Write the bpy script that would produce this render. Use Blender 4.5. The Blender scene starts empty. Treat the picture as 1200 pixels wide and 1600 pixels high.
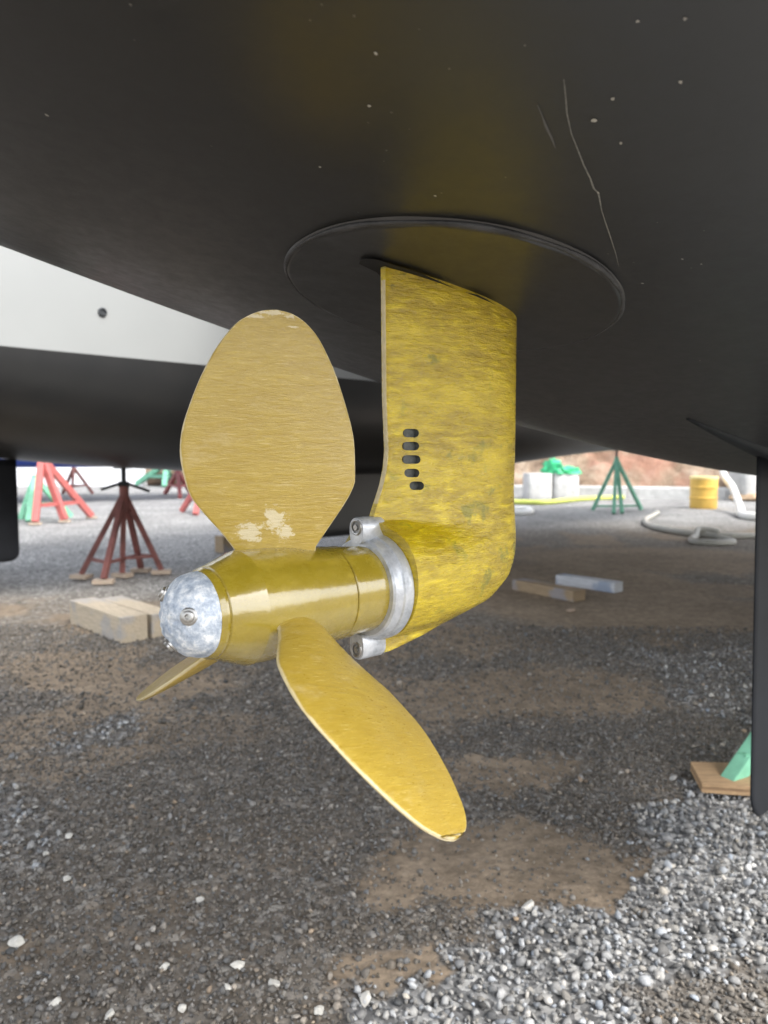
import bpy, bmesh, math, random
import numpy as np
from mathutils import Vector, Matrix

scene = bpy.context.scene
R = math.radians
random.seed(4)
rng = np.random.default_rng(11)

# ------------------------------------------------------------------ camera
PITCH = math.atan(85 / 1155)
camd = bpy.data.cameras.new('camera')
cam = bpy.data.objects.new('camera', camd)
scene.collection.objects.link(cam)
cam.location = (0, 0, 0.9)
cam.rotation_euler = (math.pi / 2 - PITCH, 0, 0)
camd.sensor_fit = 'VERTICAL'
camd.sensor_height = 36.0
camd.sensor_width = 27.0
camd.lens = 36.0 * 1155 / 1600
camd.clip_start = 0.02
camd.clip_end = 2000
camd.dof.use_dof = True
camd.dof.focus_distance = 0.60
camd.dof.aperture_fstop = 9.5
scene.camera = cam

# ------------------------------------------------------------------ sky, sun, exposure
SUN_EL, SUN_AZ = R(50), R(128)          # azimuth clockwise from +Y: bright cloud round the sun, low on the right
world = bpy.data.worlds.new('World')
scene.world = world
world.use_nodes = True
wn, wl = world.node_tree.nodes, world.node_tree.links
bg = wn['Background']
sky = wn.new('ShaderNodeTexSky')
sky.sky_type = 'NISHITA'
sky.sun_disc = False
sky.sun_elevation = SUN_EL
sky.sun_rotation = SUN_AZ
sky.air_density = 1.0
sky.dust_density = 2.5
sky.ozone_density = 1.0
hs = wn.new('ShaderNodeHueSaturation')
hs.inputs['Saturation'].default_value = 0.28
wl.new(sky.outputs[0], hs.inputs['Color'])
wl.new(hs.outputs[0], bg.inputs['Color'])
bg.inputs['Strength'].default_value = 0.15
sund = bpy.data.lights.new('sun', 'SUN')
sund.energy = 1.0
sund.angle = R(25)
sund.color = (1.0, 0.96, 0.90)
sun = bpy.data.objects.new('sun', sund)
scene.collection.objects.link(sun)
sdir = Vector((math.sin(SUN_AZ) * math.cos(SUN_EL), math.cos(SUN_AZ) * math.cos(SUN_EL), math.sin(SUN_EL)))
sun.rotation_euler = sdir.to_track_quat('Z', 'Y').to_euler()
scene.view_settings.view_transform = 'Standard'
scene.view_settings.look = 'None'
scene.view_settings.gamma = 1.0
scene.view_settings.use_curve_mapping = False
scene.view_settings.exposure = 1.85
scene.render.engine = 'CYCLES'
scene.cycles.max_bounces = 5
scene.cycles.diffuse_bounces = 3

# ------------------------------------------------------------------ helpers
COL = scene.collection


def tag(o, label=None, cat=None, group=None, kind=None):
    if label: o['label'] = label
    if cat: o['category'] = cat
    if group: o['group'] = group
    if kind: o['kind'] = kind
    return o


def empty(name, loc=(0, 0, 0), rz=0):
    o = bpy.data.objects.new(name, None)
    o.empty_display_size = 0.1
    o.location = loc
    o.rotation_euler = (0, 0, rz)
    COL.objects.link(o)
    return o


def link(name, me, m, parent=None, smooth=False, world_space=True):
    """one mesh object; vertices are given in world space unless told otherwise"""
    o = bpy.data.objects.new(name, me)
    if m is not None and not me.materials:
        me.materials.append(m)
    COL.objects.link(o)
    if smooth:
        me.polygons.foreach_set('use_smooth', [True] * len(me.polygons))
    if parent is not None:
        o.parent = parent
        if world_space:
            M = Matrix.Identity(4)
            p = parent
            while p is not None:
                M = p.matrix_basis @ M
                p = p.parent
            o.matrix_basis = M.inverted()
    return o


def mesh(name, verts, faces):
    me = bpy.data.meshes.new(name)
    me.from_pydata([tuple(v) for v in verts], [], faces)
    me.update()
    return me


class MB:
    def __init__(self):
        self.v, self.f = [], []

    def add(self, v, f):
        n = len(self.v)
        self.v += [tuple(p) for p in v]
        self.f += [tuple(i + n for i in q) for q in f]
        return self

    def box(self, c, size, M=None, taper=1.0):
        x, y, z = (s / 2 for s in size)
        P = [(-x, -y, -z), (x, -y, -z), (x, y, -z), (-x, y, -z), (-x * taper, -y * taper, z), (x * taper, -y * taper, z), (x * taper, y * taper, z), (-x * taper, y * taper, z)]
        P = [Vector(p) for p in P]
        if M is not None: P = [M @ p for p in P]
        P = [p + Vector(c) for p in P]
        return self.add(P, [(0, 3, 2, 1), (4, 5, 6, 7), (0, 1, 5, 4), (1, 2, 6, 5), (2, 3, 7, 6), (3, 0, 4, 7)])

    def bar(self, a, b, w, h=None, n=0):
        """square bar (n = 0) or round tube with n sides from a to b"""
        a, b = Vector(a), Vector(b)
        h = h or w
        d = (b - a).normalized()
        s = d.cross(Vector((0, 0, 1)))
        s = s.normalized() if s.length > 1e-4 else Vector((1, 0, 0))
        u = s.cross(d)
        if n == 0:
            ring = [s * (x * w / 2) + u * (y * h / 2) for x, y in ((-1, -1), (1, -1), (1, 1), (-1, 1))]
        else:
            ring = [s * (math.cos(2 * math.pi * k / n) * w / 2) + u * (math.sin(2 * math.pi * k / n) * h / 2) for k in range(n)]
        k = len(ring)
        P = [a + r for r in ring] + [b + r for r in ring]
        F = [(i, (i + 1) % k, k + (i + 1) % k, k + i) for i in range(k)] + [tuple(range(k))[::-1], tuple(range(k, 2 * k))]
        return self.add(P, F)

    def tube(self, path, r, n=8):
        P, F = [], []
        path = [Vector(p) for p in path]
        m = len(path)
        for i, p in enumerate(path):
            d = (path[min(i + 1, m - 1)] - path[max(i - 1, 0)]).normalized()
            s = d.cross(Vector((0, 0, 1)))
            s = s.normalized() if s.length > 1e-3 else Vector((1, 0, 0))
            u = s.cross(d)
            rr = r(i / (m - 1)) if callable(r) else r
            P += [p + (s * math.cos(2 * math.pi * k / n) + u * math.sin(2 * math.pi * k / n)) * rr for k in range(n)]
        for i in range(m - 1):
            for k in range(n):
                F.append((i * n + k, i * n + (k + 1) % n, (i + 1) * n + (k + 1) % n, (i + 1) * n + k))
        F += [tuple(range(n))[::-1], tuple(range((m - 1) * n, m * n))]
        return self.add(P, F)

    def lathe(self, prof, M, n=48, cap=True):
        """prof = [(axial, radius)], axis is local X of M"""
        P, F = [], []
        for s, r in prof:
            for k in range(n):
                a = 2 * math.pi * k / n
                P.append(M @ Vector((s, r * math.cos(a), r * math.sin(a))))
        for i in range(len(prof) - 1):
            for k in range(n):
                F.append((i * n + k, i * n + (k + 1) % n, (i + 1) * n + (k + 1) % n, (i + 1) * n + k))
        if cap:
            F += [tuple(range(n))[::-1], tuple(range((len(prof) - 1) * n, len(prof) * n))]
        return self.add(P, F)

    def build(self, name, m, parent=None, smooth=False, bevel=0, world_space=True):
        me = mesh(name, self.v, self.f)
        bm = bmesh.new(); bm.from_mesh(me)
        bmesh.ops.recalc_face_normals(bm, faces=bm.faces)
        if bevel:
            bmesh.ops.bevel(bm, geom=bm.edges[:], offset=bevel, segments=2, affect='EDGES', profile=0.7)
        bm.to_mesh(me); bm.free()
        o = link(name, me, m, parent, smooth, world_space)
        if smooth == 'auto':
            smooth_by_angle(me, 35)
        return o


def smooth_by_angle(me, deg):
    me.polygons.foreach_set('use_smooth', [True] * len(me.polygons))
    me.set_sharp_from_angle(angle=R(deg))


def spline(pts, n=8):
    pts = [Vector(p) for p in pts]
    out = []
    for i in range(len(pts) - 1):
        p0, p1, p2, p3 = pts[max(i - 1, 0)], pts[i], pts[i + 1], pts[min(i + 2, len(pts) - 1)]
        for k in range(n):
            t = k / n
            out.append(0.5 * ((2 * p1) + (p2 - p0) * t + (2 * p0 - 5 * p1 + 4 * p2 - p3) * t * t + (3 * p1 - p0 - 3 * p2 + p3) * t ** 3))
    return out + [pts[-1]]


def vnoise(x, y, seed=0):
    """smooth value noise on arrays, about 0..1"""
    xi, yi = np.floor(x).astype(np.int64), np.floor(y).astype(np.int64)
    fx, fy = x - xi, y - yi
    fx, fy = fx * fx * (3 - 2 * fx), fy * fy * (3 - 2 * fy)

    def h(a, b):
        n = (a * 374761393 + b * 668265263 + seed * 1442695041) & 0x7fffffff
        n = ((n ^ (n >> 13)) * 1274126177) & 0x7fffffff
        return ((n ^ (n >> 16)) & 0xffff) / 65535.0
    return (h(xi, yi) * (1 - fx) + h(xi + 1, yi) * fx) * (1 - fy) + (h(xi, yi + 1) * (1 - fx) + h(xi + 1, yi + 1) * fx) * fy


def fbm(x, y, seed=0, o=4):
    a, s, t = 1.0, 0.0, 0.0
    for i in range(o):
        s = s + a * vnoise(x * 2 ** i, y * 2 ** i, seed + i); t += a; a *= 0.5
    return s / t


# ------------------------------------------------------------------ materials
class NT:
    def __init__(self, name):
        self.m = bpy.data.materials.new(name)
        self.m.use_nodes = True
        self.n, self.l = self.m.node_tree.nodes, self.m.node_tree.links
        self.b = self.n['Principled BSDF']
        self.co = self.n.new('ShaderNodeTexCoord')

    def map(self, scale=(1, 1, 1), rot=(0, 0, 0), src='Object'):
        k = self.n.new('ShaderNodeMapping')
        k.inputs['Scale'].default_value = scale
        k.inputs['Rotation'].default_value = rot
        self.l.new(self.co.outputs[src], k.inputs['Vector'])
        return k.outputs[0]

    def noise(self, scale, vec=None, detail=5, rough=0.55, dist=0.0):
        k = self.n.new('ShaderNodeTexNoise')
        k.inputs['Scale'].default_value = scale
        k.inputs['Detail'].default_value = detail
        k.inputs['Roughness'].default_value = rough
        k.inputs['Distortion'].default_value = dist
        self.l.new(vec if vec is not None else self.co.outputs['Object'], k.inputs['Vector'])
        return k.outputs['Fac']

    def ramp(self, fac, stops):
        k = self.n.new('ShaderNodeValToRGB')
        e = k.color_ramp.elements
        while len(e) < len(stops): e.new(0.5)
        for el, (p, c) in zip(e, stops):
            el.position = p
            el.color = (c, c, c, 1) if not isinstance(c, tuple) else (*c, 1)
        self.l.new(fac, k.inputs[0])
        return k.outputs[0]

    def mix(self, fac, a, b, mode='MIX'):
        k = self.n.new('ShaderNodeMix')
        k.data_type = 'RGBA'; k.blend_type = mode
        for sock, v in ((k.inputs[0], fac), (k.inputs[6], a), (k.inputs[7], b)):
            if isinstance(v, (int, float)): sock.default_value = v
            elif isinstance(v, tuple): sock.default_value = (*v, 1)
            else: self.l.new(v, sock)
        return k.outputs[2]

    def bump(self, h, strength=0.3, dist=0.001, prev=None):
        k = self.n.new('ShaderNodeBump')
        k.inputs['Strength'].default_value = strength
        k.inputs['Distance'].default_value = dist
        self.l.new(h, k.inputs['Height'])
        if prev is not None: self.l.new(prev, k.inputs['Normal'])
        self.l.new(k.outputs[0], self.b.inputs['Normal'])
        self.l.new(k.outputs[0], self.b.inputs['Coat Normal'])
        return k.outputs[0]

    def attr(self, name):
        k = self.n.new('ShaderNodeAttribute')
        k.attribute_name = name
        return k

    def math(self, op, a, b):
        k = self.n.new('ShaderNodeMath'); k.operation = op
        for s, v in zip(k.inputs, (a, b)):
            if isinstance(v, (int, float)): s.default_value = v
            else: self.l.new(v, s)
        return k.outputs[0]

    def set(self, **kw):
        for k, v in kw.items():
            s = self.b.inputs[k.replace('_', ' ')]
            if isinstance(v, (int, float)): s.default_value = v
            elif isinstance(v, tuple): s.default_value = (*v, 1)
            else: self.l.new(v, s)
        return self


def simple(name, col, rough=0.6, var=0.15, scale=20, metallic=0.0, bump=0.1, bdist=0.002):
    t = NT(name)
    n = t.noise(scale)
    lo = tuple(c * (1 - var) for c in col); hi = tuple(min(1, c * (1 + var)) for c in col)
    t.set(Base_Color=t.ramp(n, [(0.3, lo), (0.7, hi)]), Roughness=rough, Metallic=metallic)
    t.bump(t.noise(scale * 4), bump, bdist)
    return t.m


def mat_antifoul():
    t = NT('black_antifouling')
    n = t.noise(3.0, detail=4)
    fine = t.noise(60, t.map((1, 1, 2.5)), detail=4, rough=0.7)
    t.set(Base_Color=t.mix(t.ramp(n, [(0.35, 0.0), (0.75, 1.0)]), (0.0125, 0.0132, 0.0142), (0.021, 0.0206, 0.0202)),
          Roughness=t.ramp(fine, [(0.3, 0.31), (0.7, 0.43)]), Specular_IOR_Level=0.85)
    b = t.bump(t.noise(14, detail=3), 0.10, 0.004)
    t.bump(fine, 0.03, 0.0010, b)
    return t.m


def mat_brushgold(name, lo, mid, hi, mp, rough=(0.22, 0.5), coat=0.3, bump=0.35, green=0.0, sc=1.0, edge=False, top=False):
    t = NT(name)
    v = t.map(mp)
    streak = t.noise(9 * sc, v, detail=6, rough=0.65, dist=0.3)
    streak2 = t.noise(23 * sc, v, detail=5, rough=0.7)
    big = t.noise(16, detail=4)
    speck = t.noise(420, detail=2)
    c = t.ramp(streak, [(0.30, lo), (0.5, mid), (0.72, hi)])
    c = t.mix(t.ramp(streak2, [(0.57, 0.0), (0.72, 0.55)]), c, tuple(min(1, x * 1.35 + 0.02) for x in hi))
    c = t.mix(t.ramp(big, [(0.35, 0.0), (0.7, 0.45)]), c, lo)
    if edge:
        ln = t.noise(30, t.map((2.2, 2.2, 30), (0, 0.13, 0)), detail=4, rough=0.7)
        c = t.mix(t.ramp(ln, [(0.60, 0.0), (0.72, 0.75)]), c, (0.70, 0.56, 0.22))
        c = t.mix(t.ramp(t.noise(22, t.map((1, 1, 1.8)), detail=6, rough=0.7), [(0.56, 0.0), (0.72, 0.40)]), c, (0.60, 0.48, 0.25))
    if green:
        g = t.noise(38, detail=5)
        c = t.mix(t.ramp(g, [(0.59, 0.0), (0.66, green * 0.8)]), c, (0.15, 0.155, 0.010))
    c = t.mix(t.ramp(speck, [(0.74, 0.0), (0.80, 0.6)]), c, (0.09, 0.065, 0.012))
    if edge:      # paint rubbed thin along the rim
        e = t.math('ADD', t.attr('edge').outputs['Fac'], t.math('MULTIPLY', t.math('SUBTRACT', t.noise(70, detail=4), 0.5), 0.9))
        c = t.mix(t.ramp(e, [(0.62, 0.0), (0.86, 0.75)]), c, (0.66, 0.57, 0.36))
        e = t.math('ADD', t.attr('glare_wear').outputs['Fac'], t.math('MULTIPLY', t.math('SUBTRACT', t.noise(110, t.map((1, 1, 1.6)), detail=7, rough=0.75), 0.5), 2.0))
        c = t.mix(t.ramp(e, [(0.60, 0.0), (0.72, 0.8)]), c, (0.66, 0.58, 0.38))  # sky glare painted pale at the blade root, rubbed paint at the tip
    if top:       # green-black growth creeping down from the hull joint
        sx = t.n.new('ShaderNodeSeparateXYZ'); t.l.new(t.co.outputs['Object'], sx.inputs[0])
        up = t.n.new('ShaderNodeMapRange'); up.inputs[1].default_value = 0.990; up.inputs[2].default_value = 1.075
        t.l.new(sx.outputs['Z'], up.inputs[0])
        e = t.math('ADD', up.outputs[0], t.math('MULTIPLY', t.math('SUBTRACT', t.noise(95, detail=5, rough=0.7), 0.5), 1.5))
        c = t.mix(t.ramp(e, [(0.72, 0.0), (0.92, 0.9)]), c, (0.045, 0.045, 0.008))
        pt = t.noise(11, t.map((1, 1, 2.2)), detail=6, rough=0.7)
        c = t.mix(t.ramp(pt, [(0.45, 0.0), (0.66, 0.6)]), c, (0.74, 0.56, 0.020))
    t.set(Base_Color=c, Roughness=t.ramp(streak2, [(0.3, rough[0]), (0.7, rough[1])]), Specular_IOR_Level=0.5,
          Coat_Weight=coat, Coat_Roughness=0.06, Coat_IOR=1.9)
    b = t.bump(streak, bump, 0.0016)
    b = t.bump(streak2, bump, 0.0008, b)
    t.bump(t.noise(90, detail=3), 0.25, 0.0006, b)
    return t.m


M_hull = mat_antifoul()
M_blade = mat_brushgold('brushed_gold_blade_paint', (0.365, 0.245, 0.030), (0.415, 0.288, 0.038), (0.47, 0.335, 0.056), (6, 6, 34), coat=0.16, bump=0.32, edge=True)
M_hub = mat_brushgold('gold_hub_paint', (0.29, 0.208, 0.012), (0.33, 0.242, 0.017), (0.38, 0.282, 0.028), (5, 5, 9), rough=(0.2, 0.34), coat=0.9, bump=0.10, sc=0.8)
M_leg = mat_brushgold('brushed_yellow_leg_paint', (0.30, 0.205, 0.003), (0.45, 0.315, 0.003), (0.78, 0.60, 0.014), (4.0, 4.0, 17), rough=(0.20, 0.42), coat=0.26, bump=1.0, green=0.9, sc=1.2, top=True)


def mat_zinc():
    t = NT('pitted_zinc')
    n1 = t.noise(140, detail=6, rough=0.7)
    n2 = t.noise(420, detail=4)
    t.set(Base_Color=t.ramp(n1, [(0.32, (0.24, 0.30, 0.40)), (0.5, (0.50, 0.56, 0.64)), (0.64, (0.84, 0.86, 0.88))]), Metallic=0.1, Roughness=0.55)
    b = t.bump(n1, 0.7, 0.0012)
    t.bump(n2, 0.5, 0.001, b)
    return t.m


def mat_castzinc():
    t = NT('cast_zinc')
    n1 = t.noise(60, detail=6, rough=0.65)
    t.set(Base_Color=t.ramp(n1, [(0.3, (0.26, 0.28, 0.30)), (0.5, (0.50, 0.52, 0.55)), (0.7, (0.70, 0.72, 0.74))]), Metallic=0.45, Roughness=t.ramp(n1, [(0.3, 0.5), (0.7, 0.32)]))
    t.bump(t.noise(240, detail=4), 0.3, 0.0008)
    return t.m


M_zinc, M_cast = mat_zinc(), mat_castzinc()
M_steel = simple('stainless_steel', (0.45, 0.44, 0.42), 0.32, 0.15, 200, 0.9)
M_black = simple('black_rubber', (0.006, 0.006, 0.007), 0.7, 0.2, 100)
M_slot = simple('slot_lining_grey', (0.07, 0.075, 0.07), 0.55, 0.4, 300)
M_white = simple('white_gelcoat', (0.35, 0.363, 0.36), 0.35, 0.02, 3, bump=0.02)
M_rudder = simple('blue_black_rudder_paint', (0.0075, 0.0090, 0.0125), 0.62, 0.2, 12, bump=0.1)
M_rudder.node_tree.nodes['Principled BSDF'].inputs['Specular IOR Level'].default_value = 0.3
M_chip = simple('pale_primer', (0.42, 0.41, 0.38), 0.7, 0.2, 300)
M_scratch = simple('dull_grey_scratch', (0.19, 0.19, 0.18), 0.7, 0.3, 300)
M_lip = simple('worn_black_sealant', (0.040, 0.040, 0.042), 0.55, 0.5, 60, bump=0.5)
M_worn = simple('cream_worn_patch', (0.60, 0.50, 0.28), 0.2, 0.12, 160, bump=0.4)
M_salmon = simple('salmon_red_paint', (0.42, 0.115, 0.105), 0.5, 0.15, 15)
M_brown = simple('red_brown_oxide_paint', (0.21, 0.078, 0.068), 0.6, 0.3, 12)
M_red = simple('dull_red_paint', (0.38, 0.10, 0.09), 0.6, 0.25, 12)
M_green = simple('mint_green_paint', (0.20, 0.50, 0.33), 0.5, 0.18, 15)
M_green2 = simple('dark_green_paint', (0.14, 0.36, 0.25), 0.6, 0.25, 12)
M_screw = simple('dark_steel_screw', (0.05, 0.055, 0.06), 0.5, 0.3, 40, 0.4)
M_conc = simple('pale_concrete', (0.50, 0.50, 0.49), 0.9, 0.16, 8, bump=0.4, bdist=0.01)
M_barrel = simple('yellow_plastic', (0.72, 0.46, 0.10), 0.45, 0.12, 6)
M_hose = simple('grey_white_hose', (0.42, 0.41, 0.37), 0.5, 0.15, 9)
M_whose = simple('white_hose', (0.78, 0.78, 0.76), 0.5, 0.06, 9)
M_yhose = simple('yellow_green_hose', (0.52, 0.58, 0.13), 0.5, 0.15, 9)
M_gtarp = simple('bright_green_tarp', (0.05, 0.50, 0.22), 0.5, 0.35, 8)
M_blue = simple('blue_paint', (0.02, 0.06, 0.34), 0.5, 0.2, 3)
M_log = simple('weathered_log', (0.20, 0.14, 0.10), 0.85, 0.35, 20, bump=0.5)
M_wwall = simple('white_panel', (0.78, 0.79, 0.82), 0.5, 0.04, 2)


def mat_wood(name, base, stain=0.0, rot=0):
    t = NT(name)
    g = t.noise(7, t.map((2, 26, 26)), detail=6, rough=0.6, dist=0.6)
    lo = tuple(c * 0.68 for c in base); hi = tuple(min(1, c * 1.2) for c in base)
    c = t.ramp(g, [(0.3, lo), (0.7, hi)])
    if stain:
        s = t.noise(6, detail=2)
        c = t.mix(t.ramp(s, [(0.52, 0.0), (0.60, stain)]), c, (0.22, 0.29, 0.42))
    t.set(Base_Color=c, Roughness=0.8)
    t.bump(g, 0.4, 0.002)
    return t.m


M_wood = mat_wood('pale_timber', (0.52, 0.44, 0.33), 0.3)
M_wood2 = mat_wood('brown_timber', (0.33, 0.245, 0.155), 0.4)
M_woodw = mat_wood('whitewashed_timber', (0.60, 0.62, 0.66), 0.7)
M_ply = mat_wood('plywood', (0.42, 0.275, 0.15))
M_ply2 = mat_wood('plywood_edge', (0.24, 0.15, 0.08))
M_pad = mat_wood('grey_pad_timber', (0.50, 0.40, 0.31))

# ------------------------------------------------------------------ ground zones (metres on the ground)
PALE = [[(-0.041, 1.115), (0.044, 1.216), (0.118, 1.3), (0.247, 1.365), (0.384, 1.416), (0.52, 1.517), (0.612, 1.661), (0.65, 1.817), (0.781, 1.944), (0.866, 2.024),
         (1.116, 2.089), (1.5, 2.2), (2.4, 1.9), (2.4, 0.2), (-0.2, 0.2), (-0.087, 0.944)]]
PALE2 = [[(1.071, 3.477), (1.361, 3.36), (2.3, 3.6), (2.0, 2.3), (1.261, 2.452), (1.083, 2.547), (1.151, 2.963)],
         [(-1.014, 2.191), (-0.998, 2.393), (-0.841, 2.566), (-0.787, 2.464), (-0.862, 2.256), (-0.95, 2.134)],
         [(-1.012, 1.887), (-0.927, 1.851), (-0.778, 1.633), (-0.692, 1.505), (-0.749, 1.482), (-0.88, 1.633), (-1.3, 1.5), (-1.4, 1.9)]]
PDARK = [[(0.459, 1.171), (0.565, 1.216), (0.72, 1.193), (0.70, 1.0), (0.44, 1.0)]]
BROWN = [(0.289, 1.606, 0.303, 0.190, 1.0), (0.335, 2.089, 0.205, 0.111, 0.8), (0.618, 2.797, 0.544, 0.358, 0.75), (-0.637, 2.393, 0.361, 0.174, 0.5),
         (0.046, 2.58, 0.343, 0.271, 0.6), (-0.661, 1.3, 0.059, 0.054, 0.6), (1.366, 5.0, 0.9, 1.3, 0.9), (0.0, 1.248, 0.068, 0.05, 0.8),
         (-4.002, 9.022, 0.6, 0.635, 0.8), (-0.254, 1.661, 0.179, 0.086, 0.35), (-1.046, 2.963, 0.5, 0.265, 0.75), (0.121, 1.494, 0.175, 0.058, 0.8),
         (2.4, 6.6, 1.4, 0.9, 0.7), (0.2, 3.6, 0.8, 0.35, 0.45), (2.0, 4.2, 0.9, 0.5, 0.7)]


def in_poly(px, py, poly):
    inside = np.zeros(px.shape, bool)
    n = len(poly)
    for i in range(n):
        x1, y1 = poly[i]; x2, y2 = poly[(i + 1) % n]
        c = ((y1 > py) != (y2 > py)) & (px < (x2 - x1) * (py - y1) / (y2 - y1 + 1e-12) + x1)
        inside ^= c
    return inside


def zones(x, y):
    wx = x + (fbm(x * 9, y * 9, 3) - 0.5) * 0.22 + (fbm(x * 45, y * 45, 13, 2) - 0.5) * 0.10
    wy = y + (fbm(x * 9, y * 9, 7) - 0.5) * 0.22 + (fbm(x * 45, y * 45, 17, 2) - 0.5) * 0.10
    pale = np.zeros(x.shape)
    for p in PALE: pale = np.maximum(pale, in_poly(wx, wy, p) * 1.0)
    for p in PALE2: pale = np.maximum(pale, in_poly(wx, wy, p) * 0.42)
    for p in PDARK: pale = np.where(in_poly(wx, wy, p), 0.18, pale)
    far = np.clip((y - 4.4 + (fbm(x, y, 21) - .5) * 2.0) / 1.6, 0, 1) * (x < -0.4)
    far = np.maximum(far, np.clip((y - 8.8 + (fbm(x, y, 25) - .5) * 2) / 2.0, 0, 1))
    pale = np.maximum(pale, 0.95 * far)
    br = np.zeros(x.shape)
    for cx, cy, rx, ry, s in BROWN:
        d = np.sqrt(((wx - cx) / rx) ** 2 + ((wy - cy) / ry) ** 2)
        br = np.maximum(br, s * np.clip((1.25 - d) / 0.5, 0, 1))
    patch = np.clip((fbm(x * 2.2, y * 2.2, 31) - 0.46) * 4, 0, 0.62) * (0.55 + 0.45 * np.clip((y - 1.3) / 1.2, 0, 1))
    patch = np.maximum(patch, 0.20)
    br = np.maximum(br, patch)
    br = br * (1 - np.clip(pale * 1.6, 0, 1))
    return pale, br


def ground_z(x, y):
    return (fbm(x * 1.6, y * 1.6, 5) - 0.5) * 0.03 * np.clip(1.2 - np.abs(y) / 40, 0, 1)


def graded(lo, hi, step, far_lo, far_hi, growth=1.25):
    a = list(np.arange(lo, hi, step))
    s, v = step, a[-1]
    while v < far_hi: s *= growth; v += s; a.append(v)
    s, v, b = step, a[0], []
    while v > far_lo: s *= growth; v -= s; b.append(v)
    return np.array(b[::-1] + a)


def make_ground():
    xs, ys = graded(-2.6, 2.6, 0.028, -900, 900), graded(0.2, 7.0, 0.028, -900, 1200)
    X, Y = np.meshgrid(xs, ys)
    Z = ground_z(X, Y)
    nx, ny = len(xs), len(ys)
    me = bpy.data.meshes.new('ground')
    i = np.arange(nx * ny).reshape(ny, nx)
    F = np.stack([i[:-1, :-1], i[:-1, 1:], i[1:, 1:], i[1:, :-1]], -1).reshape(-1, 4)
    me.vertices.add(nx * ny); me.vertices.foreach_set('co', np.stack([X, Y, Z], -1).ravel())
    me.loops.add(F.size); me.loops.foreach_set('vertex_index', F.ravel())
    me.polygons.add(len(F)); me.polygons.foreach_set('loop_start', np.arange(len(F)) * 4)
    me.update(calc_edges=True)
    p, b = zones(X.ravel(), Y.ravel())
    for nm, v in (('pale', p), ('brown', b)):
        at = me.attributes.new(nm, 'FLOAT', 'POINT'); at.data.foreach_set('value', v.astype(np.float32))
    t = NT('gravelly_ground')
    vor = t.n.new('ShaderNodeTexVoronoi'); vor.inputs['Scale'].default_value = 62
    t.l.new(t.co.outputs['Object'], vor.inputs['Vector'])
    wn2 = t.n.new('ShaderNodeTexWhiteNoise'); t.l.new(vor.outputs['Color'], wn2.inputs['Vector'])
    st = t.ramp(wn2.outputs['Value'], [(0.0, (0.115, 0.098, 0.080)), (0.6, (0.170, 0.148, 0.122)), (0.93, (0.25, 0.228, 0.20)), (1.0, (0.40, 0.38, 0.34))])
    sp = t.ramp(wn2.outputs['Value'], [(0.0, (0.10, 0.10, 0.10)), (0.5, (0.20, 0.20, 0.198)), (1.0, (0.46, 0.455, 0.44))])
    dirt = t.ramp(t.noise(9, detail=8, rough=0.7), [(0.3, (0.19, 0.145, 0.100)), (0.7, (0.32, 0.25, 0.178))])
    c = t.mix(t.attr('pale').outputs['Fac'], st, sp)
    bn = t.math('ADD', t.attr('brown').outputs['Fac'], t.math('MULTIPLY', t.math('SUBTRACT', t.noise(30, detail=6, rough=0.7), 0.5), 0.9))
    c = t.mix(t.ramp(bn, [(0.25, 0.0), (0.65, 0.92)]), c, dirt)
    c = t.mix(1.0, c, t.ramp(t.noise(1.3, detail=5), [(0.3, 0.85), (0.7, 1.25)]), 'MULTIPLY')
    c = t.mix(1.0, c, t.ramp(t.noise(26, detail=7, rough=0.75), [(0.32, 0.62), (0.52, 1.0), (0.72, 1.45)]), 'MULTIPLY')
    t.set(Base_Color=c, Roughness=0.9, Specular_IOR_Level=0.3)
    b1 = t.bump(vor.outputs['Distance'], 0.35, -0.006)
    t.bump(t.noise(160, detail=6), 0.6, 0.003, b1)
    o = link('ground', me, t.m, None, True)
    tag(o, kind='structure')


make_ground()


# ------------------------------------------------------------------ gravel: real stones, too many to count
def ico(sub):
    bm = bmesh.new(); bmesh.ops.create_icosphere(bm, subdivisions=sub, radius=1)
    V = np.array([v.co[:] for v in bm.verts]); F = np.array([[v.index for v in f.verts] for f in bm.faces]); bm.free()
    return V, F


def stone_templates(sub, k):
    V, F = ico(sub)
    T = []
    for i in range(k):
        r = np.random.default_rng(100 + i)
        P = V * (1 + 0.10 * r.normal(size=(len(V), 1)))
        for _ in range(11):                       # flat broken faces
            n = r.normal(size=3); n /= np.linalg.norm(n)
            d = P @ n; lim = r.uniform(0.42, 0.82)
            P = P - np.clip(d - lim, 0, None)[:, None] * n
        T.append(P)
    return np.array(T), F


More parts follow.
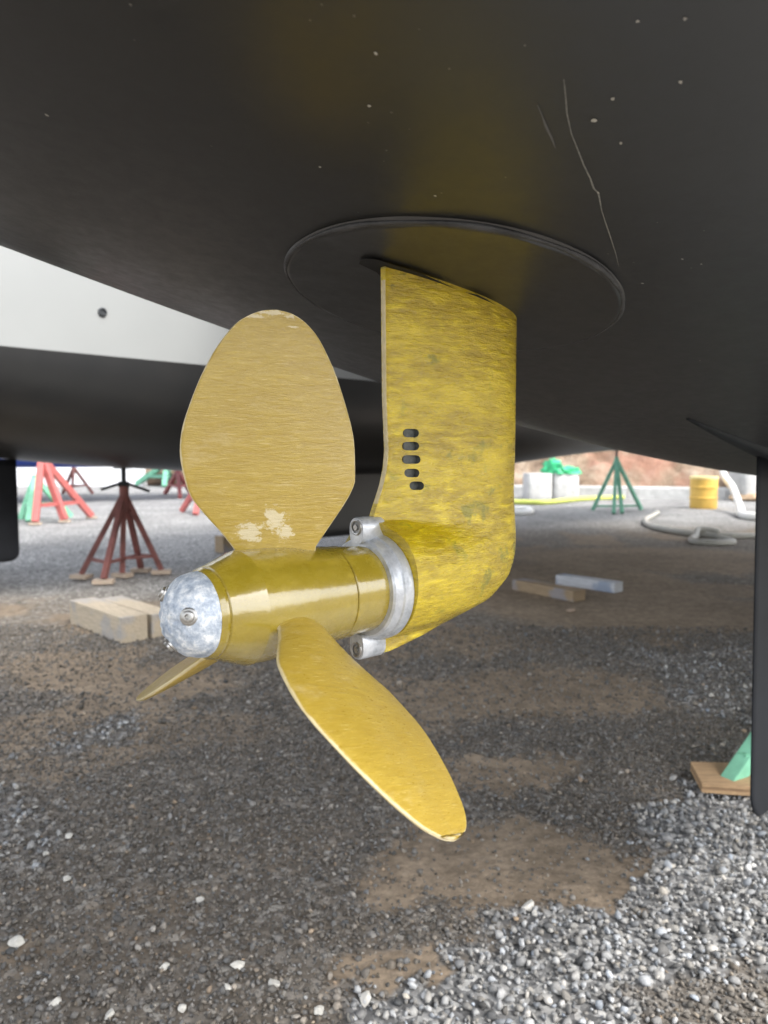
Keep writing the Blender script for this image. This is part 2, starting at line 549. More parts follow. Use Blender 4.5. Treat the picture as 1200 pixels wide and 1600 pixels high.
def scatter(name, label, x, y, size, col, sub, bury=0.25):
    n = len(x)
    T, F = stone_templates(sub, 24)
    q = rng.normal(size=(n, 4)); q /= np.linalg.norm(q, axis=1)[:, None]
    q[:, 1:3] *= 0.45; q /= np.linalg.norm(q, axis=1)[:, None]
    w, a, b, c = q.T
    Rm = np.stack([1 - 2 * (b * b + c * c), 2 * (a * b - c * w), 2 * (a * c + b * w), 2 * (a * b + c * w), 1 - 2 * (a * a + c * c), 2 * (b * c - a * w),
                   2 * (a * c - b * w), 2 * (b * c + a * w), 1 - 2 * (a * a + b * b)], 1).reshape(n, 3, 3)
    sc = np.stack([size * 0.5, size * 0.5 * rng.uniform(0.6, 0.95, n), size * 0.5 * rng.uniform(0.42, 0.75, n)], 1)
    P = T[rng.integers(0, len(T), n)] * sc[:, None, :]
    P = np.einsum('nij,nkj->nki', Rm, P)
    z0 = ground_z(x, y) + sc[:, 2] * (1 - 2 * bury) + rng.uniform(0, 0.003, n)
    P += np.stack([x, y, z0], 1)[:, None, :]
    nv = T.shape[1]
    me = bpy.data.meshes.new(name)
    FF = (F[None] + (np.arange(n) * nv)[:, None, None]).reshape(-1, 3)
    me.vertices.add(n * nv); me.vertices.foreach_set('co', P.astype(np.float32).ravel())
    me.loops.add(FF.size); me.loops.foreach_set('vertex_index', FF.astype(np.int32).ravel())
    me.polygons.add(len(FF)); me.polygons.foreach_set('loop_start', np.arange(len(FF), dtype=np.int32) * 3)
    me.update(calc_edges=True)
    at = me.color_attributes.new('stone', 'FLOAT_COLOR', 'POINT')
    cc = np.concatenate([col, np.ones((n, 1))], 1)
    at.data.foreach_set('color', np.repeat(cc, nv, 0).astype(np.float32).ravel())
    o = link(name, me, M_stone)
    return tag(o, label, 'gravel', kind='stuff')


def mat_stone():
    t = NT('crushed_stone')
    a = t.attr('stone').outputs['Color']
    n = t.noise(150, detail=5, rough=0.7)
    t.set(Base_Color=t.mix(1.0, a, t.ramp(n, [(0.3, 0.72), (0.7, 1.2)]), 'MULTIPLY'), Roughness=0.85, Specular_IOR_Level=0.35)
    t.bump(n, 0.5, 0.0015)
    return t.m


M_stone = mat_stone()


def make_gravel():
    def jit(cell, y0, y1):
        xs = np.arange(-3.2, 3.2, cell); ys = np.arange(y0, y1, cell)
        X, Y = np.meshgrid(xs, ys)
        X = X.ravel() + rng.uniform(-.75, .75, X.size) * cell; Y = Y.ravel() + rng.uniform(-.75, .75, Y.size) * cell
        k = np.abs(X) < 0.60 * np.maximum(Y, 0.6) + 0.22
        return X[k], Y[k]
    n_dark = n_pale = None
    D, L = [], []
    for cell, y0, y1, near in ((0.0084, 0.85, 1.42, True), (0.0088, 1.42, 2.5, False), (0.0135, 2.5, 3.9, False)):
        x, y = jit(cell, y0, y1)
        p, b = zones(x, y)
        u = rng.random(len(x))
        keep = (u > np.clip(b * 1.05 - 0.12, 0, 0.86)) & ((p < 0.9) | (u < 0.35)) & ~((p > 0.3) & (u < 0.35))
        D.append((x[keep], y[keep], np.full(keep.sum(), near), p[keep]))
        x, y = jit(cell * 1.42, y0, y1)
        p, b = zones(x, y)
        ed = fbm(x * 14, y * 14, 55)
        keep = (rng.random(len(x)) < np.where(p > 0.9, 1.0, p * 1.1 * (ed > 0.42))) | (rng.random(len(x)) < 0.003 * (1 - b))
        L.append((x[keep], y[keep], np.full(keep.sum(), near), p[keep]))
    x, y, near, p = (np.concatenate(a) for a in zip(*D))
    n = len(x)
    size = np.clip(rng.lognormal(math.log(0.0095), 0.40, n), 0.005, 0.026) * np.where(y > 2.5, 1.3, 1.0)
    v = np.clip(rng.lognormal(math.log(0.150), 0.32, n), 0.06, 0.38)
    tint = rng.normal(size=(n, 1))
    col = v[:, None] * (np.array([1.07, 0.985, 0.875]) + tint * np.array([0.045, 0.0, -0.05]))
    lo = rng.random(n) < 0.02
    col[lo] = col[lo] * np.array([1.6, 1.35, 1.1])
    scatter('dark_gravel', 'dark grey crushed gravel spread under the boat', x[near], y[near], size[near], col[near], 1, 0.36)
    f = ~near
    scatter('dark_gravel_beyond', 'dark grey crushed gravel further back under the boat', x[f], y[f], size[f], col[f], 1, 0.36)
    x, y, near, p = (np.concatenate(a) for a in zip(*L))
    n = len(x)
    size = np.clip(rng.lognormal(math.log(0.0140), 0.36, n), 0.006, 0.032)
    v = np.clip(rng.normal(0.29, 0.12, n), 0.08, 0.66)
    tint = rng.normal(size=(n, 1))
    col = v[:, None] * (np.array([1.0, 0.995, 0.975]) + tint * np.array([0.035, 0.0, -0.05]))
    scatter('pale_gravel', 'pale grey and white gravel spread in the near right corner', x[near], y[near], size[near], col[near], 1, 0.15)
    f = ~near
    scatter('pale_gravel_beyond', 'pale gravel strewn thinly further back on the dark gravel', x[f], y[f], size[f], col[f], 1, 0.05)


make_gravel()


def loose_stones():
    spots = [(-0.677, 1.517, .034), (-0.679, 1.307, .042), (-0.375, 1.442, .030), (-0.387, 1.243, .028), (-0.259, 1.24, .036), (-0.265, 1.188, .030), (-0.185, 1.193, .036),
             (-0.328, 1.139, .026), (-0.032, 1.159, .040), (-0.104, 1.135, .032), (0.288, 1.414, .046), (0.298, 1.391, .030), (-0.441, 1.128, .032), (-0.543, 1.16, .030),
             (-0.763, 1.611, .026), (-0.746, 1.69, .030)]
    names = ['pale loose stone near the left edge, halfway up the gravel', 'large pale stone at the left edge, above the bottom corner', 'single pale stone on dark gravel straight below the propeller nose',
             'pale stone left of the close pair near the bottom', 'upper of two pale stones lying close together near the bottom', 'lower of two pale stones lying close together near the bottom',
             'pale stone just right of the close pair near the bottom', 'pale stone at the bottom edge below the close pair', 'largest pale stone where the dark gravel meets the pale gravel',
             'pale stone at the bottom edge left of the pale gravel', 'big pale stone on the lower rim of the brown patch', 'smaller pale stone touching the big one on the brown patch rim',
             'pale stone at the bottom edge, second from the left', 'pale stone nearest the bottom left corner', 'lower of two pale stones in the white scatter at the left edge',
             'upper of two pale stones in the white scatter at the left edge']
    T, F = stone_templates(2, 16)
    M_ls = simple('pale_loose_stone', (0.55, 0.53, 0.48), 0.85, 0.2, 90, bump=0.4)
    for i, (x, y, s) in enumerate(spots):
        s *= 0.78
        P = T[i] * np.array([s, s * 0.8, s * 0.62]) * 0.5
        me = mesh('loose_stone', P, [tuple(int(k) for k in f) for f in F])
        o = link('loose_stone', me, M_ls)
        o.location = (x, y, float(ground_z(np.array(x), np.array(y))) + s * 0.20)
        o.rotation_euler = (0.2, 0.1, random.random() * 6)
        tag(o, names[i], 'stone', 'large pale stones on the dark gravel')
    P = T[3] * np.array([.075, .04, .022]) * 0.5
    o = link('flat_stone', mesh('flat_stone', P, [tuple(int(k) for k in f) for f in F]), simple('tan_flat_stone', (0.38, 0.29, 0.22), 0.8, 0.2, 60))
    o.location = (1.093, 4.252, 0.014); o.rotation_euler = (0, 0, 0.5)
    tag(o, 'flat tan stone in front of the two timbers', 'stone')


loose_stones()

# ------------------------------------------------------------------ boat frame: t forward, s to starboard
AZ = 0.8198
BOW = Vector((math.sin(AZ), math.cos(AZ), 0)); STAR = Vector((math.cos(AZ), -math.sin(AZ), 0)); UP = Vector((0, 0, 1))
HC = Vector((-0.07622, 0.548, 0.7928))                 # propeller centre on the shaft axis
ORG = HC + BOW * 0.19; ORG.z = 0
SHAFT = Matrix(((BOW.x, STAR.x, 0, HC.x), (BOW.y, STAR.y, 0, HC.y), (0, 0, 1, HC.z), (0, 0, 0, 1)))   # x forward, y starboard, z up
BOAT = Matrix(((BOW.x, STAR.x, 0, ORG.x), (BOW.y, STAR.y, 0, ORG.y), (0, 0, 1, 0), (0, 0, 0, 1)))

TK = np.array([-2.0, -1.0, -0.5, 0.0, 0.5, 1.0, 2.0, 3.0, 4.0, 5.5, 7.0, 8.5, 10.6, 12.0])
ZK = np.array([1.465, 1.252, 1.1456, 1.0416, 0.9519, 0.887, 0.8104, 0.765, 0.75, 0.80, 0.92, 1.01, 1.08, 1.30])
MK = np.gradient(ZK, TK)
HW, HH, HS0, HN = 0.8037, 0.6531, -0.0294, 2.7479


def zkeel(t):
    i = np.clip(np.searchsorted(TK, t) - 1, 0, len(TK) - 2)
    h = TK[i + 1] - TK[i]; x = (t - TK[i]) / h
    return (2 * x ** 3 - 3 * x ** 2 + 1) * ZK[i] + (x ** 3 - 2 * x ** 2 + x) * h * MK[i] + (-2 * x ** 3 + 3 * x ** 2) * ZK[i + 1] + (x ** 3 - x ** 2) * h * MK[i + 1]


def half_beam(t):
    return HW * np.where(t < 4, 1.0, np.sqrt(np.clip(1 - ((t - 4) / 8.2) ** 2.2, 0.0004, 1)))


def hull_z(t, s):
    t, s = np.asarray(t, float), np.asarray(s, float)
    u = np.clip(np.abs(s - HS0) / half_beam(t), 0, 0.9999)
    return zkeel(t) + HH * (1 - (1 - u ** HN) ** (1 / HN))


def hull_pt(t, s, off=0.0):
    """world point on the near hull, moved off the surface by off metres"""
    e = 1e-3
    z = float(hull_z(t, s))
    n = Vector((float(hull_z(t + e, s) - hull_z(t - e, s)) / (2 * e), float(hull_z(t, s + e) - hull_z(t, s - e)) / (2 * e), -1)).normalized()
    return BOAT @ (Vector((t, s, z)) + n * off)


WL = 1.49        # boot line height: black below, white above
boat = empty('catamaran', BOAT @ Vector((3, -2.3, 0)))
tag(boat, 'catamaran with satin black hull bottoms and white topsides propped up over the gravel', 'boat')


def make_hull(dz, dside):
    ts = np.concatenate([np.arange(-2.0, 1.6, 0.05), np.arange(1.6, 12.01, 0.2)])
    th = np.linspace(-1, 1, 97)
    rows = []
    for t in ts:
        hb = float(half_beam(np.array(t)))
        ph = np.sign(th) * np.abs(th) ** 0.8
        a = ph * math.pi / 2
        us = np.sign(np.sin(a)) * np.abs(np.sin(a)) ** (2 / HN)
        zs = float(zkeel(np.array(t))) + HH * (1 - np.abs(np.cos(a)) ** (2 / HN))
        row = [(t, dside + HS0 + hb * u, z + dz) for u, z in zip(us, zs)]
        zt = row[0][2]
        top = [(f, z) for f, z in ((0.004, zt + 0.12), (0.012, zt + 0.4), (0.035, zt + 0.8), (0.05, 3.05))]
        row = [(t, row[0][1] - f, z) for f, z in top[::-1]] + row + [(t, row[-1][1] + f, z) for f, z in top]
        rows.append(row)
    k = len(rows[0])
    V = [BOAT @ Vector(p) for r in rows for p in r]
    F = [(i * k + j, i * k + j + 1, (i + 1) * k + j + 1, (i + 1) * k + j) for i in range(len(rows) - 1) for j in range(k - 1)]
    F += [(i * k, i * k + k - 1, (i + 1) * k + k - 1, (i + 1) * k) for i in range(len(rows) - 1)]
    F.append(tuple(range(k)))
    base = mesh('hull', V, F)
    out = []
    for nm, m, lower in (('hull', M_hull, True), ('topside', M_white, False)):     # black below the boot line, white above
        bm = bmesh.new(); bm.from_mesh(base)
        bmesh.ops.bisect_plane(bm, geom=bm.verts[:] + bm.edges[:] + bm.faces[:], plane_co=(0, 0, WL), plane_no=(0, 0, 1), clear_outer=lower, clear_inner=not lower)
        bmesh.ops.recalc_face_normals(bm, faces=bm.faces)
        me = bpy.data.meshes.new(nm); bm.to_mesh(me); bm.free()
        out.append(link(nm, me, m, boat, True))
    return out[0]


SEP = -4.6
near_hull = make_hull(0.0, 0.0)
far_hull = make_hull(0.0, SEP)
# unseen deck between the hulls, cut short aft to light the far topside
b = MB()
b.v = [BOAT @ Vector(p) for p in ((2.3, -3.75, 2.88), (8.5, -3.75, 2.88), (8.5, -0.72, 2.88), (2.3, -0.72, 2.88), (2.3, -3.75, 3.04), (8.5, -3.75, 3.04), (8.5, -0.72, 3.04), (2.3, -0.72, 3.04))]
b.f = [(0, 1, 2, 3), (4, 5, 6, 7), (0, 1, 5, 4), (1, 2, 6, 5), (2, 3, 7, 6), (3, 0, 4, 7)]
b.build('unseen_bridge_deck', M_white, boat)


def foil_blade(name, t0, t1, zb, ztop, s0, thick, rake_top=0.0, rb=0.06, m=None):
    """rudder or keel: foil section, rounded lower corners; t0 trailing edge"""
    zs = [ztop, ztop - 0.05] + list(np.linspace(ztop - 0.1, zb + rb, 8)) + [zb + rb * (1 - math.sin(a)) for a in np.linspace(0.25, math.pi / 2, 7)]
    V, F, n = [], [], 20
    for z in zs:
        ins = 0.0
        if z < zb + rb:
            q = 1 - (z - zb) / rb
            ins = rb * (1 - math.sqrt(max(0, 1 - q * q)))
        a, c = t0 + ins + rake_top * (ztop - z), t1 - ins
        th = thick * (1 - 0.55 * max(0, 1 - (z - zb) / (rb * 0.5)) ** 2) if z < zb + rb * 0.5 else thick
        for k in range(2 * n):
            ang = 2 * math.pi * k / (2 * n)
            x = 0.5 * (1 + math.cos(ang))                # 0 = trailing edge, 1 = leading edge
            xl = 1 - x
            y = 5 * 0.5 * (0.2969 * math.sqrt(xl) - 0.126 * xl - 0.3516 * xl ** 2 + 0.2843 * xl ** 3 - 0.1015 * xl ** 4) * 2
            y = max(y, 0.08 if 0.01 < x < 0.99 else 0.06) * thick * 0.5 * (th / thick)
            V.append(BOAT @ Vector((a + (c - a) * x, s0 + math.copysign(y, math.sin(ang)) if abs(math.sin(ang)) > 1e-6 else s0, z)))
    for i in range(len(zs) - 1):
        for k in range(2 * n):
            F.append((i * 2 * n + k, i * 2 * n + (k + 1) % (2 * n), (i + 1) * 2 * n + (k + 1) % (2 * n), (i + 1) * 2 * n + k))
    F += [tuple(range(2 * n)), tuple(range((len(zs) - 1) * 2 * n, len(zs) * 2 * n))]
    bb = MB(); bb.add(V, F)
    return bb.build(name, m or M_rudder, boat, True)


foil_blade('rudder', 0.80, 1.33, 0.250, 0.905, -0.03, 0.075, rake_top=0.045)
foil_blade('rudder', 0.47, 1.01, 0.235, 0.890, SEP - 0.03, 0.075)
foil_blade('keel', 3.05, 5.3, 0.20, 0.85, -0.03, 0.24, rb=0.12, m=M_hull)
foil_blade('keel', 3.05, 5.3, 0.20, 0.85, SEP - 0.03, 0.24, rb=0.12, m=M_hull)


def rudder_fairing():
    """low wedge on the hull bottom that carries the rudder stock"""
    V, F = [], []
    N = 16
    for i in range(N + 1):
        q = i / N
        t = 0.49 + 0.75 * q
        w = 0.002 + 0.036 * q ** 0.9
        d = 0.002 + 0.016 * q
        for s, o in ((-w * 1.25, -0.004), (-w, d * 0.7), (-w * 0.5, d), (w * 0.5, d), (w, d * 0.7), (w * 1.25, -0.004)):
            V.append(hull_pt(t, -0.008 + s - 0.03 * q, o))
    for i in range(N):
        for j in range(5):
            F.append((i * 6 + j, i * 6 + j + 1, (i + 1) * 6 + j + 1, (i + 1) * 6 + j))
    F += [tuple(range(6)), tuple(range(N * 6, N * 6 + 6))]
    bb = MB(); bb.add(V, F); bb.build('rudder_fairing', M_rudder, boat, True)


rudder_fairing()


def sealing_disc():
    """round fairing plate where the drive leaves the hull; stands proud mostly on its near and aft side"""
    RD = 0.148
    V, F, n = [], [], 160
    prof = [(0.0, 0.10), (0.25, 0.10), (0.5, 0.13), (0.7, 0.25), (0.82, 0.48), (0.90, 0.72), (0.945, 0.90), (0.965, 1.02), (0.977, 1.0), (0.989, 0.72), (1.0, 0.30), (1.012, -0.3)]
    for (q, l) in prof:
        for k in range(n):
            a = 2 * math.pi * k / n
            t, s = RD * q * math.cos(a) - 0.003, RD * q * math.sin(a)
            near = 0.5 + 0.5 * math.cos(a - R(128))       # towards aft and starboard
            wob = 0.0006 * math.sin(7 * a + 1) + 0.0005 * math.sin(17 * a)
            lift = 0.0010 + 0.0038 * near ** 1.3 + wob * 0.6
            V.append(hull_pt(t, s + 0.0, lift * l if l > 0 else -0.002))
    for i in range(len(prof) - 1):
        for k in range(n):
            F.append((i * n + k, i * n + (k + 1) % n, (i + 1) * n + (k + 1) % n, (i + 1) * n + k))
    bb = MB(); bb.add(V, F)
    d = bb.build('sealing_disc', M_hull, near_hull, True)
    # worn sealant bead that runs round the rim
    V, F = [], []
    m = 7
    for k in range(n):
        a = 2 * math.pi * k / n
        near = 0.5 + 0.5 * math.cos(a - R(128))
        w = 0.0008 + 0.0019 * near + 0.0008 * math.sin(9 * a) * near
        lift = 0.0010 + 0.0038 * near ** 1.3
        for j in range(m):
            b_ = math.pi * 2 * j / m
            rr = RD * 0.990 + w * math.cos(b_)
            V.append(hull_pt(rr * math.cos(a) - 0.003, rr * math.sin(a), lift * 0.62 + w * 0.75 * math.sin(b_)))
    for k in range(n):
        for j in range(m):
            F.append((k * m + j, k * m + (j + 1) % m, ((k + 1) % n) * m + (j + 1) % m, ((k + 1) % n) * m + j))
    bb = MB(); bb.add(V, F); bb.build('sealant_bead', M_lip, near_hull, True)
    # black slot round the leg
    V = []
    N = 40
    for k in range(N):
        a = 2 * math.pi * k / N
        c, s_ = math.cos(a), math.sin(a)
        t = -0.006 + 0.084 * c - (0.014 if c < -0.93 else 0)
        q = 0.034 * math.copysign(abs(s_) ** 0.8, s_) * (0.75 if c < 0 else 1.0) - (0.004 if c < -0.9 else 0)
        near = 0.5 + 0.5 * math.cos(math.atan2(q, t + 0.003) - R(128))
        V.append(hull_pt(t, q, 0.0022 + 0.0012 * near))
    V.append(hull_pt(-0.006, 0, 0.0026))
    bb = MB(); bb.add(V, [(k, (k + 1) % N, N) for k in range(N)])
    bb.build('leg_slot', M_black, near_hull)


sealing_disc()


def hull_marks():
    def ribbon(pts, w):
        bb = MB(); V, F = [], []
        for i, (t, s) in enumerate(pts):
            t0, s0 = pts[max(i - 1, 0)]; t1, s1 = pts[min(i + 1, len(pts) - 1)]
            d = Vector((t1 - t0, s1 - s0, 0)).normalized()
            ww = w * (0.35 + 0.65 * math.sin(math.pi * (i + 0.4) / (len(pts) - 0.2))) * random.uniform(0.6, 1.25)
            V += [hull_pt(t - d.y * ww, s + d.x * ww, 0.0003), hull_pt(t + d.y * ww, s - d.x * ww, 0.0003)]
        F = [(2 * i, 2 * i + 1, 2 * i + 3, 2 * i + 2) for i in range(len(pts) - 1)]
        bb.add(V, F)
        return bb
    ribbon(HULL_SCRATCH, 0.00055).build('scratch', M_scratch, near_hull)
    ribbon(HULL_SCRATCH2, 0.0008).build('scratch', simple('faint_scratch', (0.10, 0.10, 0.10), 0.7), near_hull)
    for (t, s, r) in HULL_CHIPS:
        bb = MB(); n = 7
        bb.add([hull_pt(t + r * random.uniform(.5, 1.2) * math.cos(2 * math.pi * k / n), s + r * random.uniform(.4, 0.9) * math.sin(2 * math.pi * k / n), 0.0005) for k in range(n)], [tuple(range(n))])
        bb.build('paint_chip', M_chip if r > 0.0011 else M_scratch, near_hull)


HULL_SCRATCH = [(-0.18, 0.2328), (-0.169, 0.2268), (-0.1585, 0.2207), (-0.1432, 0.2137), (-0.129, 0.2089), (-0.1153, 0.2042), (-0.1016, 0.2002), (-0.0905, 0.1961), (-0.085, 0.196), (-0.0667, 0.1875), (-0.0475, 0.1801), (-0.0305, 0.1737), (-0.0098, 0.1656), (0.0102, 0.157)]
HULL_SCRATCH2 = [(-0.1736, 0.2126), (-0.164, 0.2092), (-0.1569, 0.2064), (-0.1472, 0.2035), (-0.1382, 0.2)]
HULL_CHIPS = [(-0.1446, 0.2285, 0.00221), (-0.1525, 0.2439, 0.00151), (-0.119, 0.2301, 0.00138), (-0.14, 0.2739, 0.00129), (-0.187, 0.2761, 0.00119), (-0.1735, 0.2917, 0.0012), (-0.0852, 0.1961, 0.00124), (-0.1425, 0.1101, 0.00126), (-0.2527, 0.1729, 0.00122), (-0.2289, 0.1416, 0.00131), (-0.2179, 0.1477, 0.00088), (-0.1958, 0.1201, 0.00094), (-0.2224, 0.1941, 0.00082), (-0.2102, 0.231, 0.0008), (-0.3377, -0.0349, 0.00159), (-0.2075, 0.0709, 0.00124), (-0.2746, 0.182, 0.00098), (-0.2882, 0.1754, 0.00078), (0.025, 0.199, 0.00116), (0.0403, 0.2063, 0.00118), (0.0415, 0.1982, 0.00107), (0.0097, 0.1692, 0.00104), (-0.0126, 0.161, 0.00102), (-0.3454, 0.1026, 0.00084), (-0.3339, 0.0807, 0.0007), (-0.286, 0.164, 0.0008), (-0.133, 0.1605, 0.00096), (-0.0032, 0.2269, 0.00077), (-0.0317, 0.2081, 0.00074), (-0.1555, 0.0482, 0.00086), (0.2406, 0.1181, 0.00142), (0.0451, 0.1578, 0.00122), (-0.2609, 0.0292, 0.00101), (-0.2452, -0.1394, 0.00103), (-0.2198, 0.1304, 0.00067), (-0.1427, 0.116, 0.0008), (-0.2018, 0.1456, 0.00058), (-0.2496, 0.1997, 0.00059), (-0.189, 0.1106, 0.00072)]
hull_marks()

# drain fitting on the inner side of the far hull
Md = BOAT @ Matrix.Translation((1.26, SEP + HS0 + HW + 0.008, 1.735)) @ Matrix(((0, 1, 0, 0), (1, 0, 0, 0), (0, 0, 1, 0), (0, 0, 0, 1)))
bb = MB(); bb.lathe([(-0.01, 0.026), (0.006, 0.026), (0.009, 0.022), (0.009, 0.017), (0.002, 0.016), (0.002, 0.0)], Md, 24, cap=False)
bb.build('drain_fitting', M_screw, boat, 'auto')

# ------------------------------------------------------------------ saildrive leg
leg = empty('saildrive_leg', BOAT @ Vector((0, 0, 0.73)))
tag(leg, 'brushed yellow saildrive leg hanging from the round plate in the black hull', 'saildrive')


def make_housing():
    za = HC.z
    def interp(z, tab):
        zz = [a for a, _ in tab][::-1]; vv = [b for _, b in tab][::-1]
        return float(np.interp(z, zz, vv))
    TE = [(1.10, -0.0875), (0.95, -0.0855), (0.905, -0.083), (0.89, -0.085), (0.875, -0.0895), (0.862, -0.0955), (0.852, -0.100), (0.842, -0.0985), (0.835, -0.094), (0.76, -0.092), (0.752, -0.097), (0.735, -0.101)]
    LE = [(1.10, 0.073), (0.84, 0.0745), (0.822, 0.0740), (0.812, 0.0725), (0.802, 0.0690), (0.792, 0.0625), (0.782, 0.053), (0.772, 0.040), (0.762, 0.020), (0.752, -0.006), (0.744, -0.034), (0.739, -0.060), (0.735, -0.085)]
    WM = [(1.10, 0.033), (0.92, 0.032), (0.87, 0.031), (0.83, 0.035), (0.79, 0.037), (0.77, 0.030), (0.757, 0.014), (0.749, 0.007), (0.735, 0.004)]
    zs = list(np.linspace(1.085, 0.90, 26)) + list(np.linspace(0.893, 0.80, 30)) + list(np.linspace(0.797, 0.736, 34))
    n = 40
    V, F = [], []
    for z in zs:
        a, c, wm = interp(z, TE), interp(z, LE), interp(z, WM)
        rc = float(np.interp(z - za, [-0.03, 0.03], [0.0450, 0.0500])); dc = float(np.interp(z - za, [-0.03, 0.03], [0.0005, 0.0045]))
        h = rc ** 2 - (z - za - dc) ** 2
        wte = math.sqrt(h) if h > 0 else 0.0
        wte = max(wte, 0.0028)
        us = 0.5 * (1 - np.cos(np.linspace(0, math.pi, n)))
        ring = []
        for u in us:
            xl = 1 - u
            g = 5 * (0.2969 * math.sqrt(xl) - 0.126 * xl - 0.3516 * xl ** 2 + 0.2843 * xl ** 3 - 0.1036 * xl ** 4) * 2
            g = max(g, 0) ** 0.85
            w1 = wm * g
            w2 = wte * max(0, 1 - u ** 1.9) ** 0.55
            w = (w1 ** 5 + w2 ** 5) ** 0.2
            ring.append((a + (c - a) * u, w))
        loop = [(t, w) for t, w in ring] + [(t, -w) for t, w in ring[::-1][1:]]
        V += [BOAT @ Vector((t, s, z)) for t, s in loop]
    k = 2 * n - 1
    for i in range(len(zs) - 1):
        for j in range(k):
            F.append((i * k + j, i * k + (j + 1) % k, (i + 1) * k + (j + 1) % k, (i + 1) * k + j))
    F += [tuple(range(k)), tuple(range((len(zs) - 1) * k, len(zs) * k))]
    me = mesh('housing', V, F)
    bm = bmesh.new(); bm.from_mesh(me); bmesh.ops.recalc_face_normals(bm, faces=bm.faces); bm.to_mesh(me); bm.free()
    o = link('housing', me, M_leg)
    # intake slots cut through the starboard side
    SL = [(-0.0645, 0.9206, 1.0), (-0.0645, 0.9097, 1.05), (-0.064, 0.8984, 1.15), (-0.064, 0.8870, 0.95), (-0.0605, 0.8762, 0.95)]
    cut = MB()
    linings = []
    for t, z, q in SL:
        L_, H_ = 0.0068 * q, 0.0036
        prof = [(t + sx * (L_ - H_) + H_ * math.cos(a), z + H_ * math.sin(a)) for sx, a0 in ((1, -90), (-1, 90)) for a in [R(a0 + d) for d in range(0, 181, 30)]]
        m = len(prof)
        P = [BOAT @ Vector((t_, 0.004, z_)) for t_, z_ in prof] + [BOAT @ Vector((t_, 0.08, z_)) for t_, z_ in prof]
        cut.add(P, [tuple(range(m)), tuple(range(m, 2 * m))] + [(i, (i + 1) % m, m + (i + 1) % m, m + i) for i in range(m)])
        linings.append([BOAT @ Vector((t_, 0.0085, z_)) for t_, z_ in prof])
    co = cut.build('slot_cutter', M_slot)
    md = o.modifiers.new('cut', 'BOOLEAN'); md.operation = 'DIFFERENCE'; md.object = co; md.solver = 'EXACT'; md.material_mode = 'TRANSFER'
    dg = bpy.context.evaluated_depsgraph_get()
    me2 = bpy.data.meshes.new_from_object(o.evaluated_get(dg))
    o.modifiers.clear(); o.data = me2
    bpy.data.objects.remove(co)
    smooth_by_angle(me2, 32)
    o.parent = leg; o.matrix_basis = Matrix.Translation(leg.location).inverted()
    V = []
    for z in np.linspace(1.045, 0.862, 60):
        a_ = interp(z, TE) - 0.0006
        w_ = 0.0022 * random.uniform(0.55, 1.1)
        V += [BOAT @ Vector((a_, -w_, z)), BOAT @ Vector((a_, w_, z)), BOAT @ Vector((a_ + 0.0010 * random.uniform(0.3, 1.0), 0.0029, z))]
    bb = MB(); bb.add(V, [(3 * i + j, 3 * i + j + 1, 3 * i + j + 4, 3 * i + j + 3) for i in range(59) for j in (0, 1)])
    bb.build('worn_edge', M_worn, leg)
    for P in linings:
        bb = MB(); bb.add(P, [tuple(range(len(P)))])
        bb.build('intake_slot', M_slot, leg)
    return o


make_housing()


def clamp_ring():
    """two-piece zinc collar with bolted lugs"""
    prof = [(0.0775, 0.0352), (0.0775, 0.0395), (0.0790, 0.0412), (0.0860, 0.0425), (0.0872, 0.0438), (0.0955, 0.0445), (0.0975, 0.0432), (0.0975, 0.0352)]
    bb = MB(); bb.lathe(prof, SHAFT, 64, cap=False)
    n = 64
    bb.f += [((len(prof) - 1) * n + k, (len(prof) - 1) * n + (k + 1) % n, (k + 1) % n, k) for k in range(n)]
    ring = bb.build('collar_anode', M_cast, leg, 'auto')
    for sg in (1, -1):
        # lug: a rounded boss with its bolt along the shaft
        P = []
        N = 18
        cz = sg * 0.0500
        for s in (0.0735, 0.0748, 0.0968, 0.0985):
            q = 0.92 if s in (0.0735, 0.0985) else 1.0
            for k in range(N):
                a = 2 * math.pi * k / N
                y, z = math.cos(a), math.sin(a) * sg
                yy = 0.0092 * q * math.copysign(abs(y) ** (1.0 if z * sg > 0 else 0.5), y)
                zz = 0.0090 * q * z if z * sg > 0 else 0.0125 * math.copysign(abs(z) ** 0.6, z)
                P.append(SHAFT @ Vector((s, yy - 0.0, cz + zz)))
        F = [(i * N + k, i * N + (k + 1) % N, (i + 1) * N + (k + 1) % N, (i + 1) * N + k) for i in range(3) for k in range(N)] + [tuple(range(N)), tuple(range(3 * N, 4 * N))]
        bb = MB(); bb.add(P, F)
        lug = bb.build('lug', M_cast, ring, 'auto')
        M = SHAFT @ Matrix.Translation((0, 0, cz + sg * 0.0005))
        bb = MB(); bb.lathe([(0.0722, 0.0), (0.0722, 0.0022), (0.0735, 0.0024), (0.0735, 0.0048)], M, 24, cap=False)
        bb.lathe([(0.0728, 0.0046), (0.0724, 0.0056), (0.0728, 0.0064), (0.0737, 0.0066)], M, 24, cap=False)
        bb.build('bolt', M_steel, ring, 'auto')
    return ring


clamp_ring()

